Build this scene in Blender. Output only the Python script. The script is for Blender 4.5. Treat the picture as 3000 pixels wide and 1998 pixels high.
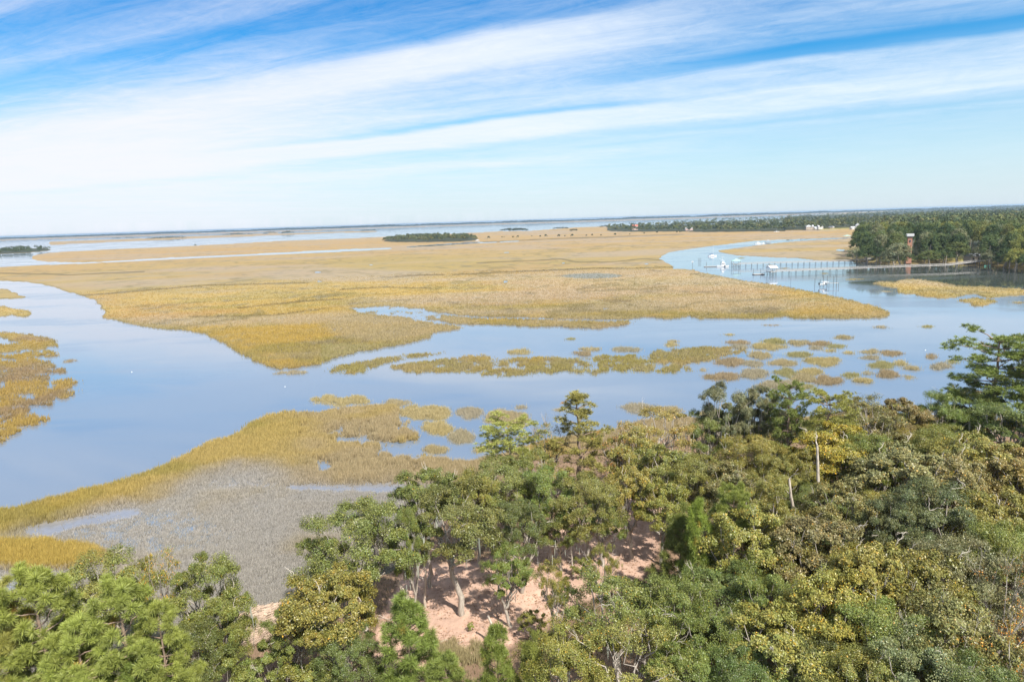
import bpy, math, random
import numpy as np
from mathutils import Matrix, Vector
R = math.radians
SC = bpy.context.scene
for o in list(bpy.data.objects): bpy.data.objects.remove(o)
COL = SC.collection
rng = np.random.default_rng(7)

# ------------------------------------------------------------------ camera
CAM_H = 40.0
PITCH, ROLL, FPX = R(10.0), R(-1.8), 2000.0
cam_d = bpy.data.cameras.new('camera'); cam = bpy.data.objects.new('camera', cam_d); COL.objects.link(cam)
cam_d.sensor_width = 36; cam_d.lens = 24; cam_d.clip_start = 0.5; cam_d.clip_end = 200000
CM = Matrix.Rotation(math.pi/2-PITCH, 3, 'X') @ Matrix.Rotation(ROLL, 3, 'Z')
cam.matrix_world = Matrix.Translation((0, 0, CAM_H)) @ CM.to_4x4()
SC.camera = cam
CMn = np.array(CM)

# ------------------------------------------------------------------ sun and exposure
SUN_AZ, SUN_EL = R(148), R(50)          # azimuth clockwise from +Y
sd = Vector((math.sin(SUN_AZ)*math.cos(SUN_EL), math.cos(SUN_AZ)*math.cos(SUN_EL), math.sin(SUN_EL)))
sun_d = bpy.data.lights.new('sun', 'SUN'); sun_d.energy = 5.0; sun_d.angle = R(0.53); sun_d.color = (1.0, .955, .88)
sun = bpy.data.objects.new('sun', sun_d); COL.objects.link(sun)
sun.rotation_euler = sd.to_track_quat('Z', 'Y').to_euler()
sun.location = (60, -80, 90)
SC.view_settings.view_transform = 'Standard'; SC.view_settings.look = 'None'
SC.view_settings.gamma = 1; SC.view_settings.use_curve_mapping = False
SC.view_settings.exposure = 0.52

class NG:                                # small node-graph helper
    def __init__(s, nt): s.nt = nt; s.n = nt.nodes; s.l = nt.links; s.n.clear()
    def add(s, typ, **kw):
        nd = s.n.new(typ)
        for k, v in kw.items(): setattr(nd, k, v)
        return nd
    def inp(s, nd, key, v):
        if isinstance(v, bpy.types.NodeSocket): s.l.new(v, nd.inputs[key])
        elif v is not None: nd.inputs[key].default_value = v
    def math(s, op, a, b=None, c=None, clamp=False):
        nd = s.add('ShaderNodeMath', operation=op); nd.use_clamp = clamp
        s.inp(nd, 0, a); s.inp(nd, 1, b); s.inp(nd, 2, c); return nd.outputs[0]
    def ramp(s, fac, pts, interp='LINEAR'):
        nd = s.add('ShaderNodeValToRGB'); cr = nd.color_ramp; cr.interpolation = interp
        while len(cr.elements) < len(pts): cr.elements.new(.5)
        for e, (p, c) in zip(cr.elements, sorted(pts, key=lambda q: q[0])):
            e.position = p; e.color = (c, c, c, 1) if not isinstance(c, (tuple, list)) else (*c[:3], 1)
        s.l.new(fac, nd.inputs[0]); return nd.outputs[0]
    def mix(s, f, a, b, mode='MIX'):
        nd = s.add('ShaderNodeMix', data_type='RGBA', blend_type=mode)
        s.inp(nd, 0, f)
        for k, v in ((6, a), (7, b)): s.inp(nd, k, (*v[:3], 1) if isinstance(v, (tuple, list)) else v)
        return nd.outputs[2]
    def noise(s, vec, scale, detail=3, rough=.55, dist=0):
        nd = s.add('ShaderNodeTexNoise'); s.inp(nd, 'Vector', vec)
        nd.inputs['Scale'].default_value = scale; nd.inputs['Detail'].default_value = detail
        nd.inputs['Roughness'].default_value = rough; nd.inputs['Distortion'].default_value = dist
        return nd.outputs[0]
    def maprange(s, v, a, b, c=0., d=1., smooth=True):
        nd = s.add('ShaderNodeMapRange', interpolation_type='SMOOTHSTEP' if smooth else 'LINEAR')
        s.inp(nd, 0, v)
        for i, q in enumerate((a, b, c, d)): nd.inputs[1+i].default_value = q
        return nd.outputs[0]

# ------------------------------------------------------------------ world: sky with bands of cirrus on a high flat layer
W = bpy.data.worlds.new('World'); SC.world = W; W.use_nodes = True
g = NG(W.node_tree)
sky = g.add('ShaderNodeTexSky', sky_type='NISHITA'); sky.sun_disc = False
sky.sun_elevation = SUN_EL; sky.sun_rotation = SUN_AZ
sky.altitude = 30; sky.air_density = 1.0; sky.dust_density = 0.6; sky.ozone_density = 2.2
tc = g.add('ShaderNodeTexCoord'); sep = g.add('ShaderNodeSeparateXYZ'); g.l.new(tc.outputs['Generated'], sep.inputs[0])
X, Y, Z = sep.outputs
zc = g.math('MAXIMUM', Z, .012)
u = g.math('DIVIDE', X, zc); v = g.math('DIVIDE', Y, zc)
ca, sa = math.cos(R(-60)), math.sin(R(-60))
t = g.math('ADD', g.math('MULTIPLY', u, ca), g.math('MULTIPLY', v, -sa))
s_ = g.math('ADD', g.math('MULTIPLY', u, sa), g.math('MULTIPLY', v, ca))
q = g.math('DIVIDE', g.math('LOGARITHM', g.math('MAXIMUM', t, .2), math.e), 3.0)
cmb = g.add('ShaderNodeCombineXYZ')
g.l.new(g.math('MULTIPLY', s_, .28), cmb.inputs[0]); g.l.new(q, cmb.inputs[1])
def sc(vec, sx, sy, off=0):
    m = g.add('ShaderNodeMapping'); g.l.new(vec, m.inputs[0]); m.inputs['Scale'].default_value = (sx, sy, 1)
    m.inputs['Location'].default_value = (off, off*.7, off*.3); return m.outputs[0]
warp = g.noise(sc(cmb.outputs[0], 1.6, 5), 1.0, 3)
q2 = g.math('ADD', q, g.math('MULTIPLY', g.math('SUBTRACT', warp, .5), .05))
az = g.math('DIVIDE', X, g.math('MAXIMUM', Y, .05))
L = g.ramp(q2, [(.08, .5), (.17, .4), (.21, .15), (.278, .40), (.305, .16), (.345, .36), (.40, .74), (.45, .95), (.62, .98), (.68, .95), (.72, .72), (.78, .8), (.95, .7)], 'EASE')  # first stops of all three ramps: unseen cloud added to whiten water reflections
C_ = g.ramp(q2, [(.08, .6), (.20, .6), (.26, .5), (.315, .18), (.385, .22), (.415, .90), (.455, .96), (.49, .62), (.53, .55), (.572, .62), (.585, .50), (.60, .12), (.62, .95), (.665, .92), (.70, .35), (.74, .35), (.785, .66), (.83, .35), (.95, .3)], 'EASE')
Rr = g.ramp(q2, [(.08, .95), (.20, .8), (.34, .12), (.42, .34), (.48, .34), (.508, .22), (.522, .01), (.538, .05), (.555, .50), (.575, .48), (.60, .58), (.63, .70), (.665, .66), (.69, .30), (.708, .10), (.722, .30), (.74, .16), (.85, .10), (.95, .10)], 'EASE')
dens = g.mix(g.maprange(az, -.50, -.05), L, C_)
dens = g.mix(g.maprange(az, -.02, .40), dens, Rr)
streak = g.noise(sc(cmb.outputs[0], 2.8, 32, 3), 1.0, 8, .70, .9)
fine = g.noise(sc(cmb.outputs[0], 13, 34, 9), 1.0, 8, .8, .8)
big = g.noise(sc(cmb.outputs[0], 1.1, 6, 5), 1.0, 3, .5)
mod = g.math('ADD', g.math('MULTIPLY', g.math('SUBTRACT', streak, .5), .95), g.math('MULTIPLY', g.math('SUBTRACT', fine, .5), .50))
mod = g.math('ADD', mod, g.math('MULTIPLY', g.math('SUBTRACT', big, .5), .5))
bell = g.math('MULTIPLY', g.math('MULTIPLY', dens, g.math('SUBTRACT', 1.08, dens)), 3.4)
dens = g.math('ADD', dens, g.math('MULTIPLY', mod, bell), clamp=True)
# deepen the clear blue overhead, as this late-autumn sky shows; a pale haze colour is mixed in towards the horizon
hs = g.add('ShaderNodeHueSaturation'); hs.inputs['Saturation'].default_value = 1.48; hs.inputs['Value'].default_value = 1.0
g.l.new(sky.outputs[0], hs.inputs['Color'])
base = g.mix(1.0, hs.outputs[0], (.31, 1.12, 1.27), 'MULTIPLY')
hz = g.maprange(Z, 0.0, .235, 1.0, 0.0)
base = g.mix(g.math('MULTIPLY', hz, .80), base, (6.5, 6.75, 7.6))
cc = g.mix(g.maprange(az, -.6, .5), (7.5, 7.6, 8.3), (7.0, 7.8, 8.6))
skyc = g.mix(g.math('MULTIPLY', dens, .96), base, cc)
bg = g.add('ShaderNodeBackground'); g.l.new(skyc, bg.inputs[0]); bg.inputs[1].default_value = 0.088
wo = g.add('ShaderNodeOutputWorld'); g.l.new(bg.outputs[0], wo.inputs[0])

# ------------------------------------------------------------------ geometry helpers
def rays(px, py):
    px = np.asarray(px, float); py = np.asarray(py, float)
    d = np.stack([(px-1500)/FPX, -(py-999)/FPX, -np.ones_like(px)], -1)
    return d @ CMn.T
def gp(px, py, z=0.0):
    """the ground point (height z) seen in a direction"""
    d = rays(px, py); tt = (z-CAM_H)/d[..., 2]
    p = d*tt[..., None]; p[..., 2] = z
    return p
def P(px, py, z=0.0): return Vector(gp(px, py, z))
def topix(x, y, z):
    d = np.stack([x, y, z-CAM_H], -1) @ CMn
    return 1500-FPX*d[..., 0]/d[..., 2], 999+FPX*d[..., 1]/d[..., 2]

def hash2(ix, iy, seed):
    h = (ix.astype(np.int64)*374761393 + iy.astype(np.int64)*668265263 + seed*1442695041) & 0x7fffffff
    h = ((h ^ (h >> 13))*1274126177) & 0x7fffffff
    return ((h ^ (h >> 16)) & 0xffff)/65535.0
def vnoise(x, y, seed=0):
    ix = np.floor(x); iy = np.floor(y); fx = x-ix; fy = y-iy
    fx = fx*fx*(3-2*fx); fy = fy*fy*(3-2*fy)
    a = hash2(ix, iy, seed); b = hash2(ix+1, iy, seed); c = hash2(ix, iy+1, seed); d = hash2(ix+1, iy+1, seed)
    return (a*(1-fx)+b*fx)*(1-fy)+(c*(1-fx)+d*fx)*fy
def fbm(x, y, seed=0, octv=4):
    s = 0; a = .5; tot = 0
    for i in range(octv):
        s = s+a*vnoise(x, y, seed+i*17); tot += a; a *= .55; x = x*2.03+11.3; y = y*2.03-7.1
    return s/tot
def sstep(a, b, x):
    q = np.clip((x-a)/(b-a), 0, 1); return q*q*(3-2*q)
def inpoly(px, py, poly):
    poly = np.asarray(poly, float); x0, y0 = poly.min(0); x1, y1 = poly.max(0)
    out = np.zeros(px.shape, bool)
    idx = np.nonzero((px >= x0) & (px <= x1) & (py >= y0) & (py <= y1))
    if idx[0].size == 0: return out
    X_ = px[idx]; Y_ = py[idx]; r = np.zeros(X_.shape, bool)
    n = len(poly)
    for i in range(n):
        xa, ya = poly[i]; xb, yb = poly[(i+1) % n]
        if ya == yb: continue
        c = ((ya > Y_) != (yb > Y_)) & (X_ < (xb-xa)*(Y_-ya)/(yb-ya)+xa)
        r ^= c
    out[idx] = r; return out

def build(name, V, Fc, mat, col=None, parent=None, smooth=False, link=True, uv=None):
    """one mesh object from arrays; Fc = (n,3) or (n,4) or a list of such arrays"""
    V = np.ascontiguousarray(V, np.float32).reshape(-1, 3)
    Fl = Fc if isinstance(Fc, list) else [Fc]
    me = bpy.data.meshes.new(name)
    me.vertices.add(len(V)); me.vertices.foreach_set('co', V.ravel())
    loops = np.concatenate([np.asarray(f, np.int32).ravel() for f in Fl])
    tot = np.concatenate([np.full(len(f), np.asarray(f).shape[1], np.int32) for f in Fl])
    st = np.concatenate([[0], np.cumsum(tot)[:-1]]).astype(np.int32)
    me.loops.add(len(loops)); me.loops.foreach_set('vertex_index', loops)
    me.polygons.add(len(tot)); me.polygons.foreach_set('loop_start', st)
    if smooth: me.polygons.foreach_set('use_smooth', np.ones(len(tot), bool))
    me.update(calc_edges=True)
    if col is not None:
        ca_ = me.color_attributes.new('Col', 'FLOAT_COLOR', 'POINT')
        c4 = np.ones((len(V), 4), np.float32); c4[:, :col.shape[1]] = col
        ca_.data.foreach_set('color', c4.ravel())
    if mat is not None: me.materials.append(mat)
    if not link: return me
    return addobj(name, me, parent)
def addobj(name, me, parent=None):
    o = bpy.data.objects.new(name, me); COL.objects.link(o)
    if parent is not None: o.parent = parent
    return o
def empty(name, loc=(0, 0, 0), rz=0.0):
    o = bpy.data.objects.new(name, None); COL.objects.link(o)
    o.location = loc; o.rotation_euler = (0, 0, rz); o.empty_display_size = .5
    return o
def tag(o, label=None, cat=None, group=None, kind=None):
    if label: o['label'] = label
    if cat: o['category'] = cat
    if group: o['group'] = group
    if kind: o['kind'] = kind
    return o

class MB:                                 # collects simple solids into one mesh
    def __init__(s): s.V = []; s.F = []; s.n = 0
    def add(s, V, F):
        s.V.append(np.asarray(V, float)); s.F += [tuple(int(i)+s.n for i in f) for f in F]; s.n += len(V); return s
    def box(s, x0, x1, y0, y1, z0, z1):
        V = [(x, y, z) for z in (z0, z1) for (x, y) in ((x0, y0), (x1, y0), (x1, y1), (x0, y1))]
        return s.add(V, [(3, 2, 1, 0), (4, 5, 6, 7), (0, 1, 5, 4), (1, 2, 6, 5), (2, 3, 7, 6), (3, 0, 4, 7)])
    def bar(s, a, b, w, h=None):
        a = Vector(a); b = Vector(b); h = h or w; d = (b-a).normalized()
        up = Vector((0, 0, 1)) if abs(d.z) < .95 else Vector((0, 1, 0))
        sx = d.cross(up).normalized()*w/2; sz = sx.normalized().cross(d).normalized()*h/2
        V = [a-sx-sz, a+sx-sz, a+sx+sz, a-sx+sz, b-sx-sz, b+sx-sz, b+sx+sz, b-sx+sz]
        return s.add(V, [(0, 1, 2, 3), (7, 6, 5, 4), (4, 5, 1, 0), (5, 6, 2, 1), (6, 7, 3, 2), (7, 4, 0, 3)])
    def cyl(s, c, r0, r1, h, n=10):
        V = []; F = []
        for k in range(n):
            a = 2*math.pi*k/n; V.append((c[0]+r0*math.cos(a), c[1]+r0*math.sin(a), c[2]))
        for k in range(n):
            a = 2*math.pi*k/n; V.append((c[0]+r1*math.cos(a), c[1]+r1*math.sin(a), c[2]+h))
        for k in range(n): F.append((k, (k+1) % n, n+(k+1) % n, n+k))
        F.append(tuple(range(n-1, -1, -1))); F.append(tuple(range(n, 2*n)))
        return s.add(V, F)
    def prism(s, pts, y0, y1):             # outline in x-z swept along y
        n = len(pts); V = [(x, y0, z) for x, z in pts]+[(x, y1, z) for x, z in pts]
        F = [(k, (k+1) % n, n+(k+1) % n, n+k) for k in range(n)]+[tuple(range(n-1, -1, -1)), tuple(range(n, 2*n))]
        return s.add(V, F)
    def build(s, name, mat, parent=None):
        me = bpy.data.meshes.new(name); me.from_pydata([tuple(v) for a in s.V for v in a], [], s.F)
        me.materials.append(mat); me.update()
        import bmesh
        bm = bmesh.new(); bm.from_mesh(me); bmesh.ops.recalc_face_normals(bm, faces=bm.faces); bm.to_mesh(me); bm.free()
        return addobj(name, me, parent)

# ------------------------------------------------------------------ materials
def mat_new(name):
    m = bpy.data.materials.new(name); m.use_nodes = True; return m, NG(m.node_tree)
def simple(name, col, rough=.7, var=.15, scale=3.0, metallic=0):
    m, g = mat_new(name)
    tc = g.add('ShaderNodeTexCoord'); n = g.noise(tc.outputs['Object'], scale, 4)
    c = g.mix(g.math('MULTIPLY', n, 1.0), tuple(k*(1-var) for k in col), tuple(min(1, k*(1+var)) for k in col))
    b = g.add('ShaderNodeBsdfPrincipled'); g.l.new(c, b.inputs['Base Color']); b.inputs['Roughness'].default_value = rough
    b.inputs['Metallic'].default_value = metallic
    o = g.add('ShaderNodeOutputMaterial'); g.l.new(b.outputs[0], o.inputs[0]); return m
def leaf_mat(name, transl=.28, rough=.5, spec=.35):
    m, g = mat_new(name)
    at = g.add('ShaderNodeAttribute', attribute_name='Col'); oi = g.add('ShaderNodeObjectInfo')
    c = g.mix(1.0, at.outputs['Color'], oi.outputs['Color'], 'MULTIPLY')
    b = g.add('ShaderNodeBsdfPrincipled'); g.l.new(c, b.inputs['Base Color'])
    b.inputs['Roughness'].default_value = rough; b.inputs['Specular IOR Level'].default_value = spec
    tr = g.add('ShaderNodeBsdfTranslucent'); g.l.new(g.mix(1.0, c, (1.15, 1.2, .6), 'MULTIPLY'), tr.inputs[0])
    mx = g.add('ShaderNodeMixShader'); mx.inputs[0].default_value = transl
    g.l.new(b.outputs[0], mx.inputs[1]); g.l.new(tr.outputs[0], mx.inputs[2])
    o = g.add('ShaderNodeOutputMaterial'); g.l.new(mx.outputs[0], o.inputs[0]); return m
M_leaf = leaf_mat('leaf', .14, .42, .5); M_needle = leaf_mat('needle', .12, .45, .4); M_grass = leaf_mat('grass', .22, .8, .1)
M_far = leaf_mat('far_foliage', .12, .7, .1)
M_moss = simple('moss', (.30, .31, .25), .9, .2, 2)
def bark_mat():
    m, g = mat_new('bark')
    tc = g.add('ShaderNodeTexCoord'); mp = g.add('ShaderNodeMapping'); g.l.new(tc.outputs['Object'], mp.inputs[0])
    mp.inputs['Scale'].default_value = (5, 5, 1.2)
    n = g.noise(mp.outputs[0], 1.4, 6, .65); oi = g.add('ShaderNodeObjectInfo')
    c = g.ramp(n, [(.3, (.30, .26, .22)), (.5, (.62, .57, .50)), (.7, (.85, .80, .72))])
    c = g.mix(1.0, c, oi.outputs['Color'], 'MULTIPLY')
    b = g.add('ShaderNodeBsdfPrincipled'); g.l.new(c, b.inputs['Base Color']); b.inputs['Roughness'].default_value = .85
    bp = g.add('ShaderNodeBump'); bp.inputs['Strength'].default_value = .5; g.l.new(n, bp.inputs['Height']); g.l.new(bp.outputs[0], b.inputs['Normal'])
    o = g.add('ShaderNodeOutputMaterial'); g.l.new(b.outputs[0], o.inputs[0]); return m
M_bark = bark_mat()

def ground_mat():
    m, g = mat_new('ground')
    at = g.add('ShaderNodeAttribute', attribute_name='Col'); tc = g.add('ShaderNodeTexCoord')
    geo = g.add('ShaderNodeNewGeometry')
    n1 = g.noise(geo.outputs['Position'], 1.3, 5, .62); n2 = g.noise(geo.outputs['Position'], .12, 4, .6)
    mp = g.add('ShaderNodeMapping'); g.l.new(geo.outputs['Position'], mp.inputs[0]); mp.inputs['Scale'].default_value = (1, .6, 1)
    n3 = g.noise(mp.outputs[0], 9.0, 3, .7)
    f = g.math('ADD', g.math('MULTIPLY', n1, .75), g.math('ADD', g.math('MULTIPLY', n2, .5), g.math('MULTIPLY', n3, .45)))
    f = g.maprange(f, .45, 1.25, .74, 1.26, False)
    vm = g.add('ShaderNodeVectorMath', operation='SCALE'); g.l.new(at.outputs['Color'], vm.inputs[0]); g.l.new(f, vm.inputs['Scale'])
    b = g.add('ShaderNodeBsdfPrincipled'); g.l.new(vm.outputs[0], b.inputs['Base Color'])
    # alpha of the attribute: wetness
    rg = g.maprange(at.outputs['Alpha'], 0, 1, .95, .12)
    g.l.new(rg, b.inputs['Roughness']); g.l.new(g.maprange(at.outputs['Alpha'], 0, 1, .15, .5), b.inputs['Specular IOR Level'])
    bp = g.add('ShaderNodeBump'); bp.inputs['Distance'].default_value = .15
    g.l.new(g.maprange(at.outputs['Alpha'], 0, 1, .5, .05), bp.inputs['Strength'])
    g.l.new(n1, bp.inputs['Height']); g.l.new(bp.outputs[0], b.inputs['Normal'])
    o = g.add('ShaderNodeOutputMaterial'); g.l.new(b.outputs[0], o.inputs[0]); return m
M_ground = ground_mat()
def water_mat():
    m, g = mat_new('water')
    geo = g.add('ShaderNodeNewGeometry')
    b = g.add('ShaderNodeBsdfPrincipled')
    nb = g.noise(geo.outputs['Position'], .018, 3, .5)
    c = g.mix(nb, (.135, .175, .23), (.165, .205, .26))
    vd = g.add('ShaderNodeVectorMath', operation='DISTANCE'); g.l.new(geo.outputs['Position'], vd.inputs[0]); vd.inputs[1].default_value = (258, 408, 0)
    c = g.mix(g.maprange(vd.outputs['Value'], 60, 110, .85, 0), c, (.045, .052, .035))   # body colour darkened around the cove, standing in for the woods' dark reflection
    g.l.new(c, b.inputs['Base Color'])
    mpr = g.add('ShaderNodeMapping'); g.l.new(geo.outputs['Position'], mpr.inputs[0]); mpr.inputs['Scale'].default_value = (1, 2.6, 1); mpr.inputs['Rotation'].default_value = (0, 0, .3)
    g.l.new(g.maprange(g.noise(mpr.outputs[0], .009, 5, .6, .5), .44, .62, .03, .17), b.inputs['Roughness']); b.inputs['IOR'].default_value = 1.62
    mp = g.add('ShaderNodeMapping'); g.l.new(geo.outputs['Position'], mp.inputs[0]); mp.inputs['Scale'].default_value = (1, 1.4, 1)
    n1 = g.noise(mp.outputs[0], 1.1, 3, .6); n2 = g.noise(mp.outputs[0], .22, 2, .5)
    patch = g.maprange(g.noise(mp.outputs[0], .014, 5, .65), .45, .60, .15, 1.0)
    bp = g.add('ShaderNodeBump'); bp.inputs['Distance'].default_value = .02
    g.l.new(g.math('MULTIPLY', patch, .16), bp.inputs['Strength'])
    g.l.new(g.math('ADD', n1, g.math('MULTIPLY', n2, 1.5)), bp.inputs['Height']); g.l.new(bp.outputs[0], b.inputs['Normal'])
    o = g.add('ShaderNodeOutputMaterial'); g.l.new(b.outputs[0], o.inputs[0]); return m
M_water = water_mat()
M_wood = simple('weathered_wood', (.42, .40, .375), .85, .25, 1.5)
M_piling = simple('piling_wood', (.13, .14, .14), .9, .3, 2)
M_white = simple('white_gelcoat', (.80, .80, .79), .3, .04, 2)
M_blue = simple('navy_canvas', (.03, .06, .16), .8, .2)
M_dark = simple('dark_glass', (.03, .04, .05), .15, .2)
M_metal = simple('mast_aluminium', (.72, .72, .72), .4, .05)
M_roofw = simple('pale_metal_roof', (.55, .57, .60), .5, .08)
M_roofg = simple('green_metal_roof', (.33, .50, .45), .5, .1)
M_roofd = simple('grey_shingle_roof', (.30, .31, .33), .8, .2)
M_roofr = simple('red_roof', (.65, .16, .10), .7, .1)
M_wallw = simple('white_siding', (.60, .58, .55), .7, .05)
M_wallc = simple('cream_siding', (.52, .43, .33), .7, .08)
M_wallp = simple('pink_siding', (.66, .48, .42), .7, .08)
M_window = simple('window_glass', (.05, .06, .08), .1, .2)
M_conc = simple('pale_concrete', (.66, .65, .64), .8, .12, 1.2)
def brick_mat():
    m, g = mat_new('brick')
    tc = g.add('ShaderNodeTexCoord')
    sp = g.add('ShaderNodeSeparateXYZ'); g.l.new(tc.outputs['Object'], sp.inputs[0])
    cb = g.add('ShaderNodeCombineXYZ'); g.l.new(g.math('ADD', sp.outputs[0], sp.outputs[1]), cb.inputs[0]); g.l.new(sp.outputs[2], cb.inputs[1])
    br = g.add('ShaderNodeTexBrick'); g.l.new(cb.outputs[0], br.inputs['Vector']); br.inputs['Scale'].default_value = 1.6
    br.inputs['Color1'].default_value = (.40, .19, .12, 1); br.inputs['Color2'].default_value = (.32, .15, .10, 1); br.inputs['Mortar'].default_value = (.42, .30, .24, 1)
    n = g.noise(tc.outputs['Object'], .5, 4)
    c = g.mix(g.maprange(n, .35, .7), br.outputs[0], (.48, .22, .14))
    b = g.add('ShaderNodeBsdfPrincipled'); g.l.new(c, b.inputs['Base Color']); b.inputs['Roughness'].default_value = .9
    o = g.add('ShaderNodeOutputMaterial'); g.l.new(b.outputs[0], o.inputs[0]); return m
M_brick = brick_mat()

# ------------------------------------------------------------------ shoreline outlines (as surveyed from the drone's view, laid on the flat)
FARBAND = [(144, 708), (318, 702), (425, 699), (645, 692), (900, 682), (1000, 678.5), (1105, 677), (1105, 680), (1000, 682.5), (849, 688), (722, 693.5), (573, 699), (425, 706), (300, 711), (183, 717), (146, 718)]
FARBAND2 = [(480, 696), (700, 687), (900, 678), (960, 673), (940, 676), (800, 684), (700, 690), (540, 697)]
FARSHORE = [(-1600, 756), (-600, 725), (0, 706), (1000, 673.5), (2000, 641.5), (2600, 621), (3000, 609.5), (4200, 572), (4200, 569), (3000, 606.5), (2000, 638), (1000, 669.5), (0, 701.5), (-1600, 752)]
OUTER = [(95, 750), (149, 740), (361, 729), (573, 720), (849, 705), (1000, 700), (1119, 694), (1260, 688), (1401, 682), (1467, 678), (1552, 677), (1616, 672), (1680, 667), (1790, 664), (1900, 663), (2100, 659), (2300, 655), (2500, 648), (2700, 640), (3000, 628), (4000, 596), (4000, 625), (3000, 660),
 (2560, 694), (2488, 696), (2425, 698), (2297, 702), (2212, 706), (2170, 711), (2085, 721), (2000, 733), (1975, 737), (1955, 741), (1945, 748), (1930, 758), (1945, 766), (1955, 771), (1965, 779), (1972, 788), (2000, 790), (2025, 791), (2063, 800), (2134, 814), (2180, 823), (2250, 832), (2320, 844), (2380, 855), (2437, 868), (2490, 879), (2530, 891), (2575, 902), (2600, 914), (2600, 924), (2596, 931),
 (2520, 934), (2460, 935), (2400, 935), (2334, 933), (2297, 926), (2270, 931), (2227, 935), (2150, 934), (2054, 935), (2030, 930), (2017, 924), (2005, 931), (1956, 935), (1900, 929), (1830, 936), (1749, 936), (1660, 936), (1579, 931), (1500, 930), (1420, 929), (1340, 923), (1269, 913), (1235, 905), (1260, 915), (1290, 924), (1340, 930), (1400, 934), (1480, 936), (1580, 938), (1680, 942), (1760, 944), (1860, 942), (1851, 948), (1800, 958), (1749, 963), (1680, 961), (1622, 956), (1540, 957), (1473, 953), (1400, 951), (1325, 950), (1295, 940), (1270, 945),
 (1265, 950), (1330, 955), (1367, 960), (1320, 968), (1270, 975), (1261, 990), (1210, 1003), (1155, 1016), (1100, 1024), (1049, 1033), (1000, 1045), (955, 1058), (937, 1066), (893, 1076), (862, 1081), (804, 1080), (763, 1066), (714, 1041), (690, 1026), (670, 1014), (640, 1000), (603, 981), (549, 969), (480, 964), (415, 957), (375, 948), (339, 938), (299, 932), (308, 916), (297, 896), (281, 880), (255, 870), (223, 862), (190, 853), (158, 842), (120, 833), (80, 827), (0, 823), (-300, 835), (-1500, 880), (-1500, 830), (-300, 795), (0, 783), (80, 779), (149, 775), (150, 770), (149, 768), (110, 764), (95, 760)]
CREEK = [(149, 767), (223, 769), (297, 767), (400, 761), (501, 755), (640, 749), (764, 743), (900, 736), (1000, 731), (1149, 726.5), (1149, 729.5), (1000, 738), (850, 745), (722, 750), (560, 757), (382, 766), (250, 772), (149, 777)]
CREEK2 = [(1149, 728), (1240, 719), (1330, 713), (1403, 709), (1420, 710.5), (1500, 707), (1560, 704), (1500, 709), (1403, 712.5), (1330, 717), (1240, 723)]
RCREEK2 = [(1970, 789), (1930, 793), (1830, 790), (1700, 793), (1660, 797), (1680, 791), (1850, 786), (1950, 785)]
MARSHB = [(2560, 694), (2522, 697), (2382, 704), (2300, 710), (2255, 715), (2210, 720), (2170, 726), (2130, 731), (2104, 734), (2112, 739), (2127, 743), (2160, 749), (2212, 751), (2270, 755), (2340, 757), (2382, 762), (2440, 766), (2494, 766), (2520, 740), (2600, 700)]
POINT = [(2494, 765), (2501, 770), (2552, 770), (2598, 777), (2666, 775), (2758, 772), (2850, 781), (2907, 781), (3000, 793), (3600, 830), (4200, 850), (4200, 560), (3000, 600), (2700, 640), (2560, 690), (2510, 735)]
POINTLAND = [(2505, 758), (2530, 764), (2600, 768), (2666, 768), (2758, 766), (2850, 773), (2907, 773), (3000, 784), (3600, 820), (4200, 840), (4200, 562), (3000, 601), (2700, 640), (2570, 688), (2520, 730)]
RIGHTWOOD = [(1781, 668), (1781, 677), (1850, 679), (2000, 678), (2060, 680), (2300, 677), (2400, 675), (2500, 671), (2580, 669), (2700, 660), (4200, 590), (4200, 563), (3000, 601.5), (2800, 609), (2650, 618), (2500, 627), (2300, 637), (2100, 645), (1950, 655), (1850, 662)]
MIDISLE = [(1121, 707), (1150, 710), (1250, 710), (1330, 709), (1390, 705), (1402, 701), (1380, 697), (1300, 695), (1200, 698), (1135, 702)]
LEFTWOOD = [(-1200, 790), (-200, 752), (0, 744), (90, 740), (140, 735), (152, 732), (120, 727), (0, 733), (-200, 741), (-1200, 778)]
RISLES = [[(2554, 829), (2579, 826), (2620, 828), (2637, 821), (2689, 818), (2742, 826), (2779, 834), (2804, 838), (2873, 840), (2942, 844), (3000, 849), (3300, 856), (3300, 885), (3060, 868), (3000, 865), (2942, 869), (2896, 874), (2870, 866), (2848, 861), (2804, 871), (2765, 876), (2698, 868), (2678, 864), (2630, 858), (2634, 846), (2598, 841)],
 [(2795, 882), (2827, 876), (2896, 877), (2923, 884), (2884, 897), (2836, 896), (2850, 889)]]
LI = [[(-400, 835), (0, 847), (25, 846), (40, 855), (60, 866), (80, 869), (70, 874), (0, 876), (-400, 880)],
 [(-400, 890), (0, 896), (20, 897), (30, 905), (60, 908), (92, 912), (94, 922), (70, 930), (30, 924), (0, 929), (-400, 930)],
 [(-20, 980), (27, 975), (89, 981), (147, 992), (174, 1014), (112, 1019), (60, 1008), (27, 996)],
 [(-60, 1015), (0, 1010), (45, 1008), (116, 1014), (150, 1028), (179, 1043), (112, 1048), (36, 1041), (0, 1034)],
 [(-500, 1060), (0, 1043), (89, 1045), (116, 1059), (152, 1063), (163, 1081), (150, 1094), (138, 1099), (147, 1112), (160, 1122), (147, 1136), (160, 1150), (156, 1166), (170, 1184), (125, 1186), (85, 1184), (89, 1206), (58, 1217), (105, 1220), (112, 1230), (107, 1251), (45, 1273), (0, 1298), (-500, 1400)],
 [(160, 1083), (186, 1083), (180, 1094), (163, 1096)], [(158, 1118), (188, 1112), (234, 1117), (212, 1130), (222, 1157), (192, 1170), (156, 1162), (160, 1140)], [(112, 1226), (152, 1226), (140, 1234), (115, 1238)]]
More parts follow.
